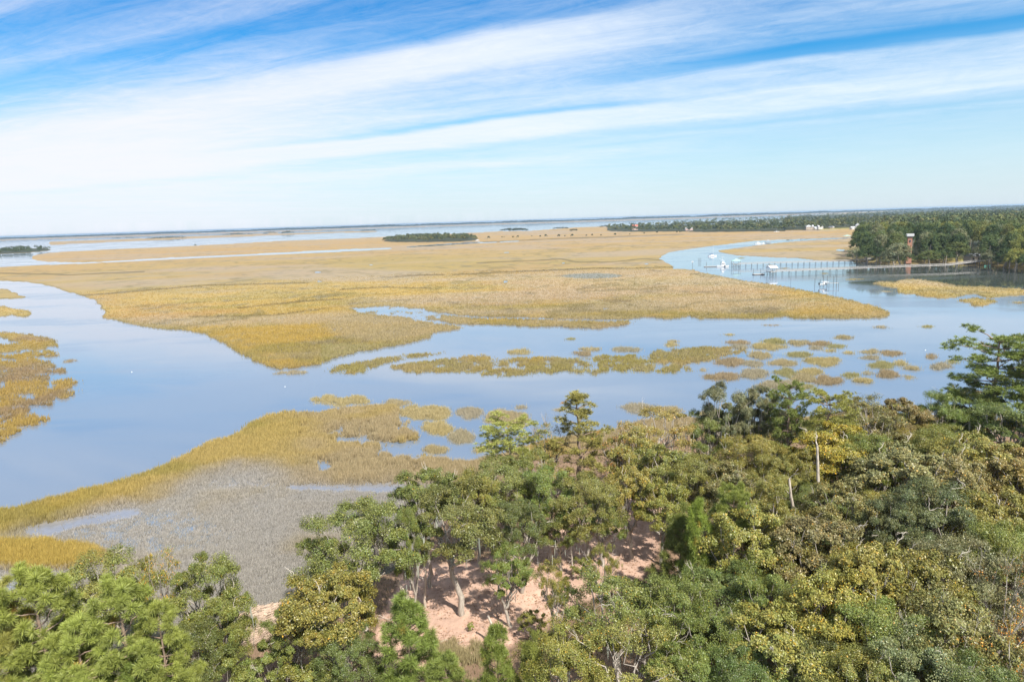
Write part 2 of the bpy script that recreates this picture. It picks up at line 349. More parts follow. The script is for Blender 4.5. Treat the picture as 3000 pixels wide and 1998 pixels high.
LIH = [[(0, 1052), (40, 1054), (60, 1060), (20, 1062), (0, 1060)], [(0, 1118), (25, 1122), (14, 1134), (0, 1136)], [(140, 1120), (158, 1115), (152, 1145), (144, 1140)], [(80, 1150), (60, 1168), (90, 1176), (110, 1172)]]
NEAR = [(-900, 1720), (0, 1503), (74, 1490), (150, 1470), (227, 1449), (297, 1435), (350, 1420), (397, 1404), (440, 1392), (475, 1377), (505, 1360), (536, 1345), (580, 1322), (620, 1304), (670, 1287), (690, 1275), (714, 1262), (735, 1246), (759, 1231), (790, 1222), (835, 1213), (890, 1215), (937, 1214), (985, 1204), (1070, 1194), (1155, 1192), (1172, 1202), (1165, 1225), (1172, 1245), (1138, 1258), (1190, 1262), (1223, 1275), (1227, 1287), (1172, 1298), (1110, 1290), (1049, 1285), (985, 1283), (964, 1292), (1010, 1304), (1080, 1302), (1112, 1309), (1108, 1321), (1070, 1338), (1112, 1334), (1163, 1345), (1223, 1349), (1303, 1353), (1367, 1364), (1440, 1350), (1600, 1300), (1800, 1265), (1880, 1240), (2000, 1232), (2100, 1245), (2250, 1255), (2330, 1235), (2480, 1215), (2640, 1225), (2800, 1240), (3000, 1232), (3900, 1200), (3900, 3500), (-900, 3500)]
NEARH = [([(60, 1556), (83, 1546), (150, 1532), (227, 1514), (330, 1500), (409, 1489), (420, 1505), (380, 1522), (289, 1536), (198, 1557), (124, 1575), (91, 1568)], .95),
 ([(790, 1428), (850, 1418), (1000, 1422), (1100, 1417), (1215, 1420), (1225, 1440), (1100, 1446), (980, 1441), (850, 1438)], .9),
 ([(600, 1412), (720, 1410), (850, 1420), (860, 1436), (760, 1434), (640, 1430)], .55),
 ([(-300, 1660), (0, 1684), (60, 1690), (150, 1700), (120, 1735), (60, 1760), (0, 1765), (-400, 1800)], .6),
 ([(1180, 1352), (1240, 1372), (1250, 1395), (1200, 1400)], .4), ([(925, 1350), (960, 1345), (985, 1375), (950, 1392), (925, 1380)], .75),
 ([(160, 1585), (210, 1590), (200, 1608), (165, 1600)], .6), ([(270, 1590), (330, 1600), (300, 1612)], .5)]
SPECKS = [(1085, 776, 14, 2), (1105, 800, 10, 2), (1480, 740, 24, 1.6), (1367, 763, 6, 1.4), (1089, 777, 5, 1.6), (1250, 794, 10, 1.6), (1317, 805, 10, 2.5), (1480, 826, 13, 7), (1497, 846, 11, 5), (1651, 771, 16, 2.2), (1895, 774, 18, 4), (2325, 734, 0, 0), (932, 798, 26, 3), (935, 825, 20, 4), (1180, 876, 8, 3), (1232, 868, 5, 2), (1407, 831, 6, 3), (1197, 819, 5, 2), (2465, 733, 34, 6), (2330, 850, 9, 4), (2402, 871, 14, 3), (1060, 914, 26, 5), (1110, 905, 24, 4), (1190, 925, 40, 7), (1160, 908, 20, 4), (1100, 932, 18, 3), (1240, 908, 14, 7), (1222, 922, 24, 6), (1270, 920, 16, 6), (900, 1037, 60, 5), (1770, 905, 22, 4), (1820, 903, 18, 3), (1830, 912, 12, 4), (2790, 857, 22, 3), (980, 968, 30, 4), (905, 727, 6, 1.2), (2230, 728, 0, 0), (1590, 700, 0, 0), (2235, 727.5, 12, 1)]
LAND = [(-900, 2200), (0, 2040), (350, 1960), (560, 1900), (640, 1862), (700, 1842), (760, 1812), (870, 1780), (1000, 1762), (1150, 1700), (1230, 1640), (1290, 1560), (1330, 1490), (1420, 1425), (1560, 1370), (1750, 1335), (2000, 1300), (2300, 1300), (2600, 1285), (3000, 1275), (3900, 1240), (3900, 3500), (-900, 3500)]
CLEAR = [(1090, 1990), (1120, 1850), (1180, 1730), (1260, 1690), (1400, 1680), (1560, 1620), (1700, 1540), (1790, 1480), (1900, 1440), (1960, 1500), (1930, 1640), (1880, 1730), (1700, 1800), (1600, 1880), (1500, 1930), (1300, 1999), (1200, 2060)]
WRACK = [(655, 1868), (690, 1838), (740, 1818), (800, 1800), (870, 1790), (880, 1850), (850, 1900), (760, 1930), (670, 1900)]
# scattered islets: (centre x, centre y, width, height) and the colour of their grass
ISLETS = [(1967, 1010, 36, 9), (1972, 1001, 28, 6), (2162, 1004, 62, 12), (2165, 1018, 48, 10), (2262, 1002, 74, 12), (2257, 1017, 98, 17), (2339, 1004, 58, 13), (2398, 1008, 64, 12), (2388, 1022, 36, 8), (2449, 1016, 56, 9), (2430, 1027, 30, 6), (2463, 991, 50, 10), (2260, 953, 40, 5), (2577, 959, 34, 6), (2720, 957, 30, 6), (2134, 982, 22, 5),
 (2225, 1041, 66, 18), (2137, 1062, 82, 20), (2205, 1068, 58, 20), (2340, 1041, 66, 14), (2410, 1058, 100, 24), (2295, 1066, 78, 18), (2112, 1106, 104, 18), (2208, 1097, 80, 24), (2302, 1095, 68, 18), (2372, 1093, 72, 18), (2355, 1112, 72, 20), (2424, 1118, 82, 24), (2272, 1130, 124, 21), (2360, 1134, 44, 12), (2486, 1034, 30, 6), (2547, 1032, 52, 11), (2612, 1037, 62, 13), (2545, 1051, 52, 10), (2584, 1071, 70, 19), (2643, 1066, 34, 11), (2671, 1082, 42, 12), (2605, 1099, 62, 17), (2542, 1093, 28, 8), (2493, 1102, 42, 11), (2528, 1118, 52, 14), (2661, 1107, 24, 6), (2731, 1047, 24, 11), (2757, 1076, 52, 13), (2787, 1061, 24, 6),
 (1522, 1032, 64, 11), (1730, 1024, 60, 10), (1706, 1037, 50, 10), (1832, 1025, 86, 12), (1675, 995, 24, 5), (1905, 937, 0, 0),
 (991, 1175, 170, 24), (1165, 1180, 72, 20), (1246, 1211, 150, 40), (1375, 1211, 76, 32), (1482, 1228, 124, 46), (1282, 1258, 82, 36), (1352, 1284, 72, 34), (1276, 1319, 68, 22), (1405, 1318, 28, 14), (1526, 1195, 26, 11), (1636, 1202, 22, 7), (1446, 1301, 24, 13), (1193, 1351, 0, 0), (1860, 1196, 80, 24), (1960, 1203, 84, 20), (2080, 1214, 60, 18),
 (2502, 818, 54, 5), (2596, 854, 14, 3), (2258, 779.5, 26, 4), (2296, 786, 32, 4.5), (2172, 756, 20, 3.5), (2415, 802, 12, 2.5), (2982, 888, 26, 4), (203, 1057, 24, 7), (850, 1093, 90, 8)]
BARS = [[(959, 1086), (985, 1069), (1061, 1058), (1155, 1041), (1252, 1033), (1325, 1028), (1308, 1037), (1197, 1054), (1129, 1067), (1095, 1081), (1070, 1096), (1006, 1100), (968, 1096)],
 [(1134, 1079), (1155, 1069), (1240, 1056), (1325, 1047), (1418, 1037), (1452, 1050), (1579, 1045), (1707, 1047), (1792, 1041), (1900, 1043), (1914, 1029), (1947, 1020), (2040, 1017), (2124, 1015), (2194, 1024), (2199, 1034), (2134, 1043), (2115, 1052), (2063, 1062), (1993, 1071), (2050, 1080), (2085, 1086), (2060, 1090), (1998, 1090), (1947, 1093), (1900, 1094), (1850, 1093), (1792, 1090), (1749, 1101), (1673, 1096), (1660, 1088), (1620, 1096), (1537, 1105), (1418, 1105), (1401, 1092), (1282, 1095), (1189, 1094), (1180, 1086)]]
def ell(cx, cy, w, h, n=18): return [(cx+w/2*math.cos(a), cy+h/2*math.sin(a)) for a in np.linspace(0, 2*math.pi, n, endpoint=False)]

# ------------------------------------------------------------------ ground: one sheet to the horizon
AZ = np.radians(np.linspace(-58, 58, 1600))
dp = [0.05]
while dp[-1] < 62: dp.append(dp[-1] + (.03 if dp[-1] < 3 else .03+.09*min(1, (dp[-1]-3)/9) + (.3 if dp[-1] > 36 else 0)))
DEP = np.radians(np.array(dp))
A2, D2 = np.meshgrid(AZ, DEP)
DIST = CAM_H/np.tan(D2)
GX = DIST*np.sin(A2); GY = DIST*np.cos(A2)
PX, PY = topix(GX, GY, np.zeros_like(GX))
la = np.degrees(A2); ld = np.log(DIST)*30
wx = (fbm(la*1.6, ld*1.0, 3, 4)-.5); wy = (fbm(la*1.6+50, ld*1.6, 9, 4)-.5)
soft = sstep(640, 900, PY)
PXw = PX + wx*24*(.25+.75*soft); PYw = PY + wy*np.interp(PY, [640, 720, 800, 900, 1000, 1200, 1500], [.3, .8, 2, 4, 6.5, 11, 15])
def blur(a, n=1):
    for _ in range(n):
        p = np.pad(a, 1, mode='edge'); a = (p[:-2, 1:-1]+2*p[1:-1, 1:-1]+p[2:, 1:-1])/4
        p = np.pad(a, 1, mode='edge'); a = (p[1:-1, :-2]+2*p[1:-1, 1:-1]+p[1:-1, 2:])/4
    return a
Mk = np.zeros(PX.shape)
for poly in [FARBAND, FARBAND2, FARSHORE, OUTER]: Mk[inpoly(PXw, PYw, poly)] = 1
for poly in [CREEK, CREEK2]: Mk[inpoly(PXw, PYw, poly)] = 0
for poly in [MARSHB, POINT, LEFTWOOD, MIDISLE]+RISLES+LI+[NEAR]: Mk[inpoly(PXw, PYw, poly)] = 1
bn = fbm(la*1.3, ld*2.4, 171, 4)
for poly in BARS:
    mk = inpoly(PXw, PYw, poly); Mk[mk] = np.where(bn[mk] > .64, .30, np.where(bn[mk] > .55, .45, .62))
mk = inpoly(PXw, PYw, [(1020, 903), (1110, 895), (1180, 897), (1225, 903), (1300, 921), (1290, 942), (1250, 948), (1190, 934), (1110, 925), (1040, 914)]); Mk[mk] = np.where(bn[mk] > .47, .28, .55)
mot = (PX > 860) & (PX < 1260) & (PY > 1225) & (PY < 1385) & (fbm(la*1.5, ld*3.0, 191, 4) > .565); Mk[mot] = np.where(bn[mot] > .5, .3, .47)
for poly in LIH: Mk[inpoly(PXw, PYw, poly)] = 0
ISM = np.full(PX.shape, -1, int)
ISL = [i for i in ISLETS if i[2] > 0]
for k, i in enumerate(ISL):
    mk = inpoly(PX+wx*.16*i[2]*1.2, PY+wy*.9*i[3], ell(*i)); Mk[mk] = .45; ISM[mk] = k
for cx, cy, w, h in SPECKS:
    if w: Mk[inpoly(PX+wx*w*.9, PY+wy*h*1.1, ell(cx, cy, w, h))] = .12
wet = np.zeros(PX.shape)
for poly, s in NEARH:
    mk = inpoly(PXw, PYw, poly); wet[mk] = s
wet = blur(wet, 3)
Mk = blur(Mk, 1)
Lm = np.zeros(PX.shape)
for poly in [LAND, POINTLAND, RIGHTWOOD]: Lm[inpoly(PXw, PYw, poly)] = 1
for poly in [MIDISLE, LEFTWOOD]: Lm[inpoly(PX, PY, poly)] = .6
Lb = blur(Lm, 3)
rag = fbm(GX*.35, GY*.35, 21, 3)-.5
near = sstep(520, 120, DIST)
DRYM = sstep(-10, 25, PY-np.interp(PX, [-900, 0, 330, 520, 700, 860, 1000, 1240, 1500], [1800, 1580, 1478, 1428, 1362, 1392, 1412, 1420, 1430]))*(PY > 1150)*(Mk > .5)
DRYM = DRYM*(1-sstep(0, .35, np.clip(1-((PX-90)/250)**2-((PY-1632)/50)**2, 0, 1)))
wob_ = np.clip(1-((PX-430)/330)**2-((PY-1560)/90)**2, 0, 1); wet = np.maximum(wet, .22*sstep(0, .7, wob_))
lgap = (PX < 260) & (PY > 1020) & (PY < 1310) & (fbm(la*.9, ld*3.2, 71, 3) > .60); Mk = np.where(lgap, Mk*.35, Mk)
GZ = np.clip((Mk-.5)*1.3, -.6, .26) + rag*.18*near*np.clip(Mk*2, 0, 1)
GZ = GZ - wet*.42*(Mk > .5)
GZ = GZ*(1-DRYM)+DRYM*(.05+(fbm(GX*.9, GY*.9, 14, 3)-.5)*.42+.12*(fbm(GX*.06, GY*.06, 15, 2)-.5)-wet*.35)
rise = np.where(PY < 900, 5.5*sstep(430, 560, DIST)*(PX > 2300), .9)
rise = rise*np.where(PY >= 900, 1, 1)
GZ = GZ + Lb*(rise + .6) + Lb*(fbm(GX*.05, GY*.05, 5, 3)-.5)*.8
CLINES = [[(1400, 772), (1540, 766), (1640, 760), (1700, 769), (1800, 768), (1880, 760), (1935, 763)], [(1330, 806), (1480, 799), (1600, 794), (1670, 791), (1740, 787), (1850, 788), (1975, 784)], [(1160, 812), (1300, 806)], [(1403, 711), (1600, 701), (1800, 694), (2000, 687)], [(0, 800), (200, 806), (420, 797)], [(240, 868), (600, 838), (900, 830)], [(700, 905), (900, 884), (1000, 878)], [(1000, 850), (1120, 842), (1260, 846)], [(560, 930), (800, 925), (960, 905)]]
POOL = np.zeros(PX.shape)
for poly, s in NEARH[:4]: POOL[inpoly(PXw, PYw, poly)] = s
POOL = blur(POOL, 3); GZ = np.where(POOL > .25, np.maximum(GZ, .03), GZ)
# colours of what grows and lies there
def palette(x, y, px, py, dist):
    n1 = fbm(x/95, y/60, 31, 4); n2 = fbm(x/26, y/22, 41, 4); n3 = fbm(x/9, y/9, 51, 3); nb = fbm(x/260, y/170, 61, 3)
    gold = np.array((.42, .295, .085)); olive = np.array((.31, .25, .080)); orange = np.array((.40, .255, .100)); tan = np.array((.41, .335, .255)); brown = np.array((.22, .155, .080)); grey = np.array((.385, .36, .35))
    def mx(c, d, w): return c*(1-w[..., None])+d*w[..., None]
    c = np.broadcast_to(gold, x.shape+(3,)).copy()
    c = mx(c, olive, sstep(.47, .64, n2)*.85)
    c = mx(c, orange, sstep(.50, .68, n1)*.8)
    c = mx(c, np.array((.45, .345, .185)), sstep(230, 560, dist)*.45); far = sstep(500, 1400, dist); c = mx(c, np.array((.50, .320, .135)), far*.65)
    tn = sstep(.46, .66, fbm(x/150+9, y/60, 77, 5))*.6
    cx = np.clip(1-((px-1900)/520)**2-((py-830)/46)**2, 0, 1); tn = np.maximum(tn, .45*sstep(0, .5, cx))
    cx = np.clip(1-((px-1000)/330)**2-((py-805)/26)**2, 0, 1); tn = np.maximum(tn, .6*sstep(0, .6, cx))
    yg = np.clip(1-((px-1230)/330)**2-((py-772)/26)**2, 0, 1); c = mx(c, np.array((.40, .305, .105)), sstep(0, .5, yg)*.6*sstep(.35, .6, n1+.1)); tn = tn*(1-.7*sstep(0, .5, yg))
    left = sstep(500, 150, px)*sstep(790, 900, py); tn = tn*(1-left*.8)
    c = mx(c, tan, tn)
    c = mx(c, brown, sstep(.62, .75, n2*.5+n3*.5)*.55)
    rg = 1-np.abs(2*fbm(x/85+3, y/85, 123, 4)-1); c = mx(c, np.array((.20, .165, .075)), sstep(.945, .985, rg)*sstep(200, 300, dist)*sstep(1700, 900, dist)*.5)
    rg2 = 1-np.abs(2*fbm(x/30+3, y/30, 125, 4)-1); c = mx(c, np.array((.24, .20, .085)), sstep(.93, .99, rg2)*sstep(700, 400, dist)*.3)
    for ln in CLINES:
        dd = np.full(x.shape, 1e9); wn = (fbm(x/40, y/40, 222, 3)-.5)*5
        for (xa, ya), (xb, yb) in zip(ln[:-1], ln[1:]):
            t_ = np.clip(((px-xa)*(xb-xa)+(py-ya)*(yb-ya))/((xb-xa)**2+(yb-ya)**2), 0, 1)
            dd = np.minimum(dd, np.hypot((px-xa-t_*(xb-xa))*.35, py+wn-ya-t_*(yb-ya)))
        c = mx(c, np.array((.19, .145, .070)), sstep(2.6, .8, dd)*.85)
    fl_ = np.clip(1-((px-1735)/92)**2-((py-810)/8.5)**2, 0, 1); c = mx(c, np.array((.25, .25, .215)), sstep(0, .25, fl_+(n3-.5)*.3))
    # dull seed-head tan of the drowned edge and bars
    dul = np.clip(1-((px-1180)/260)**2-((py-960)/55)**2, 0, 1); dul = sstep(0, .5, dul)*.75*(py < 1050)
    bars = ((py > 1012) & (py < 1112) & (px > 940)).astype(float)*.5
    c = mx(c, np.array((.38, .305, .185)), np.maximum(dul, bars*1.5*sstep(.30, .55, n3)))
    c = mx(c, np.array((.28, .27, .09)), bars*sstep(.5, .65, n2)*.8)
    lft = sstep(300, 150, px)*((py > 960) & (py < 1310)); c = mx(c, np.array((.37, .26, .08)), lft*.7); c = mx(c, np.array((.30, .215, .13)), lft*sstep(.5, .62, n2))
    # near marsh: gold rim, grey-tan heart
    nearm = sstep(1140, 1165, py)*(1-lft)
    cut = np.interp(px, [-900, 0, 330, 520, 700, 860, 1000, 1240, 1500], [1800, 1580, 1478, 1428, 1362, 1392, 1412, 1420, 1430])
    gi = sstep(-26, 32, py-cut + (n3-.5)*80)
    blob = np.clip(1-((px-90)/250)**2-((py-1632)/50)**2, 0, 1); gi = gi*(1-sstep(.0, .35, blob+(n3-.5)*.5))
    c = mx(c, np.array((.46, .345, .085)), nearm*(1-gi)*.6); c = mx(c, np.array((.33, .27, .08)), nearm*(1-gi)*sstep(.5, .62, n2)*.7)
    c = mx(c, grey, nearm*gi)
    c = mx(c, np.array((.40, .36, .31)), nearm*gi*sstep(.35, .7, n1)*.6)
    up = sstep(760, 980, px+(n3-.5)*160)*sstep(1140, 1170, py)*sstep(1440, 1400, py)
    c = mx(c, np.array((.41, .325, .21)), up*nearm*sstep(.36, .55, n2)*.85)
    dry = nearm*gi
    return c, n2, dry
COLR, N2, DRY = palette(GX, GY, PX, PY, DIST)
edge = np.clip(1-np.abs(blur(Mk, 2)-.5)*2.4, 0, 1)*sstep(1500, 300, DIST)
rimw = np.clip((1-blur(Mk, 14))*2.6, 0, 1)*(.35+.65*sstep(.4, .6, fbm(GX/14, GY/14, 33, 3)))*(PY > 800)*sstep(1220, 1120, PY)*(1-DRY)
COLR = COLR*(1-(rimw*.62)[..., None])+np.array((.30, .25, .105))*(rimw*.62)[..., None]
mud = np.array((.13, .105, .075))
def mixc(c, d, w): return c*(1-w[..., None])+np.array(d)*w[..., None]
C3 = COLR.copy()
nearw = sstep(420, 150, DIST)
C3 = mixc(C3*(.85-.15*sstep(430, 600, DIST))[..., None], mud, nearw*.62)                       # between the near stems one sees mud; far out, missing stem shade is painted in
C3 = mixc(C3, mud, edge*.65)  # muddy margin; the dark fringe of shade and reflection is painted in with it
C3 = mixc(C3, (.27, .265, .26), DRY*.6)
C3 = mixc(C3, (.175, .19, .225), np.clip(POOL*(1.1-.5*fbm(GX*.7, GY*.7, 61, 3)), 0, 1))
fl = fbm(GX/6, GY/6, 88, 4)
litter = np.stack([.15+.14*fl, .10+.09*fl, .065+.06*fl], -1)
C3 = C3*(1-Lb[..., None])+litter*Lb[..., None]
farl = (Lb > .3) & (PY < 900); C3[farl] = (.05, .055, .03)  # ground under the far woods painted dark as shadow between the crowns
rim = np.clip(1-np.abs(Lb-.35)*3, 0, 1)*((PY < 900) & (PX > 2400)); C3 = mixc(C3, (.33, .29, .10), rim*.9)
cl = blur(inpoly(PXw, PYw, CLEAR).astype(float), 3)
fl2 = fbm(GX/1.6, GY/1.6, 90, 4)
C3 = C3*(1-cl[..., None]) + np.stack([.62-.12+.20*(fl2-.5), .335+.15*(fl2-.5), .250+.11*(fl2-.5)], -1)*cl[..., None]
wk = blur(inpoly(PXw, PYw, WRACK).astype(float), 2); C3 = mixc(C3, (.50, .385, .295), wk)
WT = np.clip(wet*.9+DRY*.25*(1-Lb), 0, 1)*(1-Lb)
nr, nc = PX.shape
idx = np.arange(nr*nc).reshape(nr, nc)
Fq = np.stack([idx[:-1, :-1], idx[:-1, 1:], idx[1:, 1:], idx[1:, :-1]], -1).reshape(-1, 4)[:, ::-1]
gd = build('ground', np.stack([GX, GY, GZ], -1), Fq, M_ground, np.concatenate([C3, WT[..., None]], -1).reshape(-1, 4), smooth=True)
tag(gd, kind='structure')
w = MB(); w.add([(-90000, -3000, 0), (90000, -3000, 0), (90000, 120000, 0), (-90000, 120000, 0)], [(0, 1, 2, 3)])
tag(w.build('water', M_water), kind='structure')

def gsample(px, py):
    """ground height and mask under a point of the survey"""
    d = rays(px, py); a = np.arctan2(d[..., 0], d[..., 1]); e = np.arctan2(-d[..., 2], np.hypot(d[..., 0], d[..., 1]))
    ia = np.clip(np.round(np.interp(a, AZ, np.arange(nc))).astype(int), 0, nc-1); ie = np.clip(np.round(np.interp(e, DEP, np.arange(nr))).astype(int), 0, nr-1)
    return ie, ia
def zat(x, y):
    d = np.hypot(x, y); ie = int(np.clip(round(np.interp(math.atan2(CAM_H, d), DEP, np.arange(nr))), 0, nr-1)); ia = int(np.clip(round(np.interp(math.atan2(x, y), AZ, np.arange(nc))), 0, nc-1))
    return float(GZ[ie, ia])

# ------------------------------------------------------------------ marsh grass
def grass(name, ii, jj, hsc, kfun, tint=None):
    """stems rooted at random places inside the given ground cells"""
    n = len(ii)
    fi = np.clip(ii+rng.random(n)-.5, 0, nr-1.01); fj = np.clip(jj+rng.random(n)-.5, 0, nc-1.01)
    a = np.interp(fj, np.arange(nc), AZ); e = np.interp(fi, np.arange(nr), DEP)
    d = CAM_H/np.tan(e); x = d*np.sin(a); y = d*np.cos(a); z = GZ[ii, jj]
    k = kfun
    c = COLR[ii, jj]
    if tint is not None: c = c*(1-tint[1])+np.array(tint[0])*tint[1]
    h = np.where(ISM[ii, jj] >= 0, 1.1, 1)*hsc*(1.0-.58*DRY[ii, jj])*np.clip(1.05-d/900, .5, 1)*(.6+.4*np.clip((Mk[ii, jj]-.45)*3, 0, 1))*(.75+.5*rng.random(n))*(1-.45*wet[ii, jj])*np.where(ISM[ii, jj] >= 0, .55+.9*fbm(x/2.2, y/2.2, 411, 2), 1)
    wd = np.maximum(.03, d*.00048)
    V = np.empty((n, k, 3, 3), np.float32); Cc = np.empty((n, k, 3, 3), np.float32)
    for b in range(k):
        ang = rng.random(n)*6.283; isl = ISM[ii, jj] >= 0; r = rng.random(n)*(.25+d*np.where(isl, .004, .0016))*np.where(rng.random(n) < np.where(isl, .2, .06), np.where(isl, 2., 4.), 1.)
        bx = x+np.cos(ang)*r; by = y+np.sin(ang)*r
        o = rng.random(n)*6.283; ln = rng.normal(0, .22, n)*h; lo = rng.normal(0, .22, n)*h
        hh = h*(.65+.5*rng.random(n))
        V[:, b, 0] = np.stack([bx-np.cos(o)*wd, by-np.sin(o)*wd*.5, z-.05], -1)
        V[:, b, 1] = np.stack([bx+np.cos(o)*wd, by+np.sin(o)*wd*.5, z-.05], -1)
        V[:, b, 2] = np.stack([bx+ln+.1*h, by+lo, z+hh], -1)
        av = np.where(ISM[ii, jj] >= 0, .30, np.clip(.40-d*.0011, .05, .32)); var = (1-av+2*av*rng.random(n))[:, None]; cb = np.clip(c*var, 0, .8)
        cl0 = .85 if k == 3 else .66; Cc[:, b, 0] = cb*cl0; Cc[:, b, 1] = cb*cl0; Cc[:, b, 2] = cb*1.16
    V = V.reshape(-1, 3)
    return build(name, V, np.arange(len(V)).reshape(-1, 3), M_grass, Cc.reshape(-1, 3))
wgt = np.clip((Mk-.22)/.4, 0, 1)**1.5*(Lb < .35)*(DIST < 560)*(ISM < 0)*(PX > -500)*(PX < 3500)*(PY < 2250)
wgt = wgt*np.where(wet > .5, .03, 1)*np.where(wet > .2, .5, 1)
cell = np.gradient(DEP)[:, None]*np.ones(nc)[None]            # rows are not evenly spaced
wgt = wgt*cell*np.where(DIST > 300, .8, 1)*np.where(inpoly(PX, PY, WRACK), 0, 1)
cum = np.cumsum(wgt.ravel()); N = 270000
pick = np.searchsorted(cum, rng.random(N)*cum[-1]); pi, pj = np.unravel_index(np.clip(pick, 0, wgt.size-1), wgt.shape)
nearp = DIST[pi, pj] < 150
tag(grass('marsh_grass', pi[nearp], pj[nearp], 1.0, 6), kind='stuff')
tag(grass('far_marsh_grass', pi[~nearp], pj[~nearp], 1.0, 3), kind='stuff')
# emergent sparse stems round the bars
# each islet is its own thing
def sizeword(i):
    a = i[2]*i[3]
    return 'large' if a > 2500 else 'broad' if a > 1300 else 'small' if a > 350 else 'tiny'
TINTS = [('tan', (.40, .335, .215)), ('olive', (.32, .30, .145)), ('rusty brown', (.34, .26, .18)), ('straw gold', (.45, .37, .19)), ('grey tan', (.36, .325, .26))]
order = sorted(range(len(ISL)), key=lambda k: ISL[k][1])
rowdef = [(0, 770, 'up the creek beside the green roofed pier'), (770, 830, 'between the two long piers'), (830, 905, 'off the marsh below the piers'), (905, 975, 'in the creek below the long golden point'), (975, 1013, 'in the farthest row of islets'), (1013, 1030, 'in the second row of islets'), (1030, 1048, 'in the third row of islets'), (1048, 1064, 'in the middle row of islets'), (1064, 1080, 'in the fifth row of islets'), (1080, 1100, 'in the sixth row of islets'), (1100, 1112, 'in the row before last of islets'), (1112, 1150, 'in the islet row nearest the woods'), (1150, 1190, 'off the tip of the near marsh'), (1190, 1240, 'in open water just beyond the near woods'), (1240, 1300, 'in the water pocket beside the near marsh'), (1300, 1400, 'closest to the near marsh edge')]
ordn = ['leftmost', 'second from left', 'third from left', 'fourth from left', 'fifth from left', 'sixth from left', 'seventh from left', 'eighth from left', 'ninth from left', 'tenth from left', 'eleventh from left', 'twelfth from left']
for y0, y1, ph in rowdef:
    mem = sorted([k for k in range(len(ISL)) if y0 <= ISL[k][1] < y1], key=lambda k: ISL[k][0])
    for rnk, k in enumerate(mem):
        ci, cj = np.nonzero(ISM == k)
        if len(ci) == 0: continue
        nt = int(np.clip(ISL[k][2]*ISL[k][3]*.26, 60, 1900))
        pr = cell[ci, cj]; s = rng.choice(len(ci), nt, p=pr/pr.sum())
        tn_ = TINTS[(k*7+3) % 5] if ISL[k][1] < 1190 else TINTS[(0, 3, 4)[k % 3]]
        o = grass('grass_islet', ci[s], cj[s], 1.15 if ISL[k][1] > 1150 else 1.5, 6, (tn_[1], .72))
        lone = len(mem) == 1
        tag(o, '%s %s grass islet, %s%s' % (sizeword(ISL[k]), tn_[0], '' if lone else ordn[min(rnk, 11)]+' ', ph), 'grass islet', 'grass islets in the creek')

# ------------------------------------------------------------------ tree builders
def unit(n):
    v = rng.normal(size=(n, 3)); return v/np.linalg.norm(v, axis=1)[:, None]
def leaves(cent, rad, per, size, crown_c, flat=.7, var=.28, accent=None, tri=False, jit=1.0):
    """leaf-sized faces spread through small puffs"""
    m = len(cent); n = m*per
    c = np.repeat(cent, per, 0); r = np.repeat(rad, per)
    d = unit(n); rr = r*rng.random(n)**.45
    p = c+d*rr[:, None]*np.array((1, 1, flat))
    out = p-crown_c; out /= np.linalg.norm(out, axis=1)[:, None]+1e-6
    nrm = out*.55+d*.35+unit(n)*.75*jit+np.array((0, 0, .35)); nrm /= np.linalg.norm(nrm, axis=1)[:, None]
    t1 = np.cross(nrm, unit(n)); t1 /= np.linalg.norm(t1, axis=1)[:, None]+1e-6; t2 = np.cross(nrm, t1)
    s = size*(.6+.8*rng.random(n))[:, None]
    t1 = t1*s; t2 = t2*s*.62
    V = np.stack([p-t1, p+t2*.9, p+t1, p-t2*.9], 1).reshape(-1, 3)
    pv = np.repeat(.90+.20*rng.random(m), per)
    b = (pv*(1-1.5*var+3*var*rng.random(n)))
    hue = np.repeat(rng.random(m), per)*.6+rng.random(n)*.4
    C = np.stack([b*(.86+.36*hue), b*(1.0+.02*hue), b*(1.0-.22*hue)], -1)
    if accent:
        ac = rng.random(n) < accent[0]; C[ac] = np.array(accent[1])*(.7+.6*rng.random(ac.sum()))[:, None]
    return V, np.repeat(C, 4, 0)
def tube(pts, rad, sides=6):
    pts = np.asarray(pts, float); n = len(pts); V = []; F = []
    for k in range(n):
        d = pts[min(k+1, n-1)]-pts[max(k-1, 0)]; d /= np.linalg.norm(d)+1e-9
        a = np.cross(d, (0.31, .12, .94) if abs(d[2]) < .9 else (1, 0, 0)); a /= np.linalg.norm(a)+1e-9; b = np.cross(d, a)
        for q in range(sides):
            t_ = 2*math.pi*q/sides; V.append(pts[k]+(a*math.cos(t_)+b*math.sin(t_))*rad[k])
    for k in range(n-1):
        for q in range(sides): F.append((k*sides+q, k*sides+(q+1) % sides, (k+1)*sides+(q+1) % sides, (k+1)*sides+q))
    return np.array(V), np.array(F)
class TB:
    def __init__(s): s.V = []; s.F = []; s.n = 0
    def add(s, pts, rad, sides=6):
        V, F = tube(pts, rad, sides); s.V.append(V); s.F.append(F+s.n); s.n += len(V)
    def mesh(s, name, mat): return build(name, np.concatenate(s.V), np.concatenate(s.F), mat, smooth=True, link=False)
def wob(a, b, n, amp):
    a = np.asarray(a, float); b = np.asarray(b, float); t_ = np.linspace(0, 1, n)[:, None]
    p = a*(1-t_)+b*t_; L_ = np.linalg.norm(b-a)
    p[1:-1] += rng.normal(0, amp*L_, (n-2, 3)); return p
def twig(tb, a, d, L_, r, depth=2):
    """forking bare branch"""
    e = a+d*L_; pts = wob(a, e, 5, .07); tb.add(pts, np.linspace(r, r*.45, 5), 4)
    if depth:
        for _ in range(2 if depth > 1 else 2):
            nd = d+rng.normal(0, .5, 3); nd /= np.linalg.norm(nd); twig(tb, pts[rng.integers(2, 5)], nd, L_*.62, r*.5, depth-1)

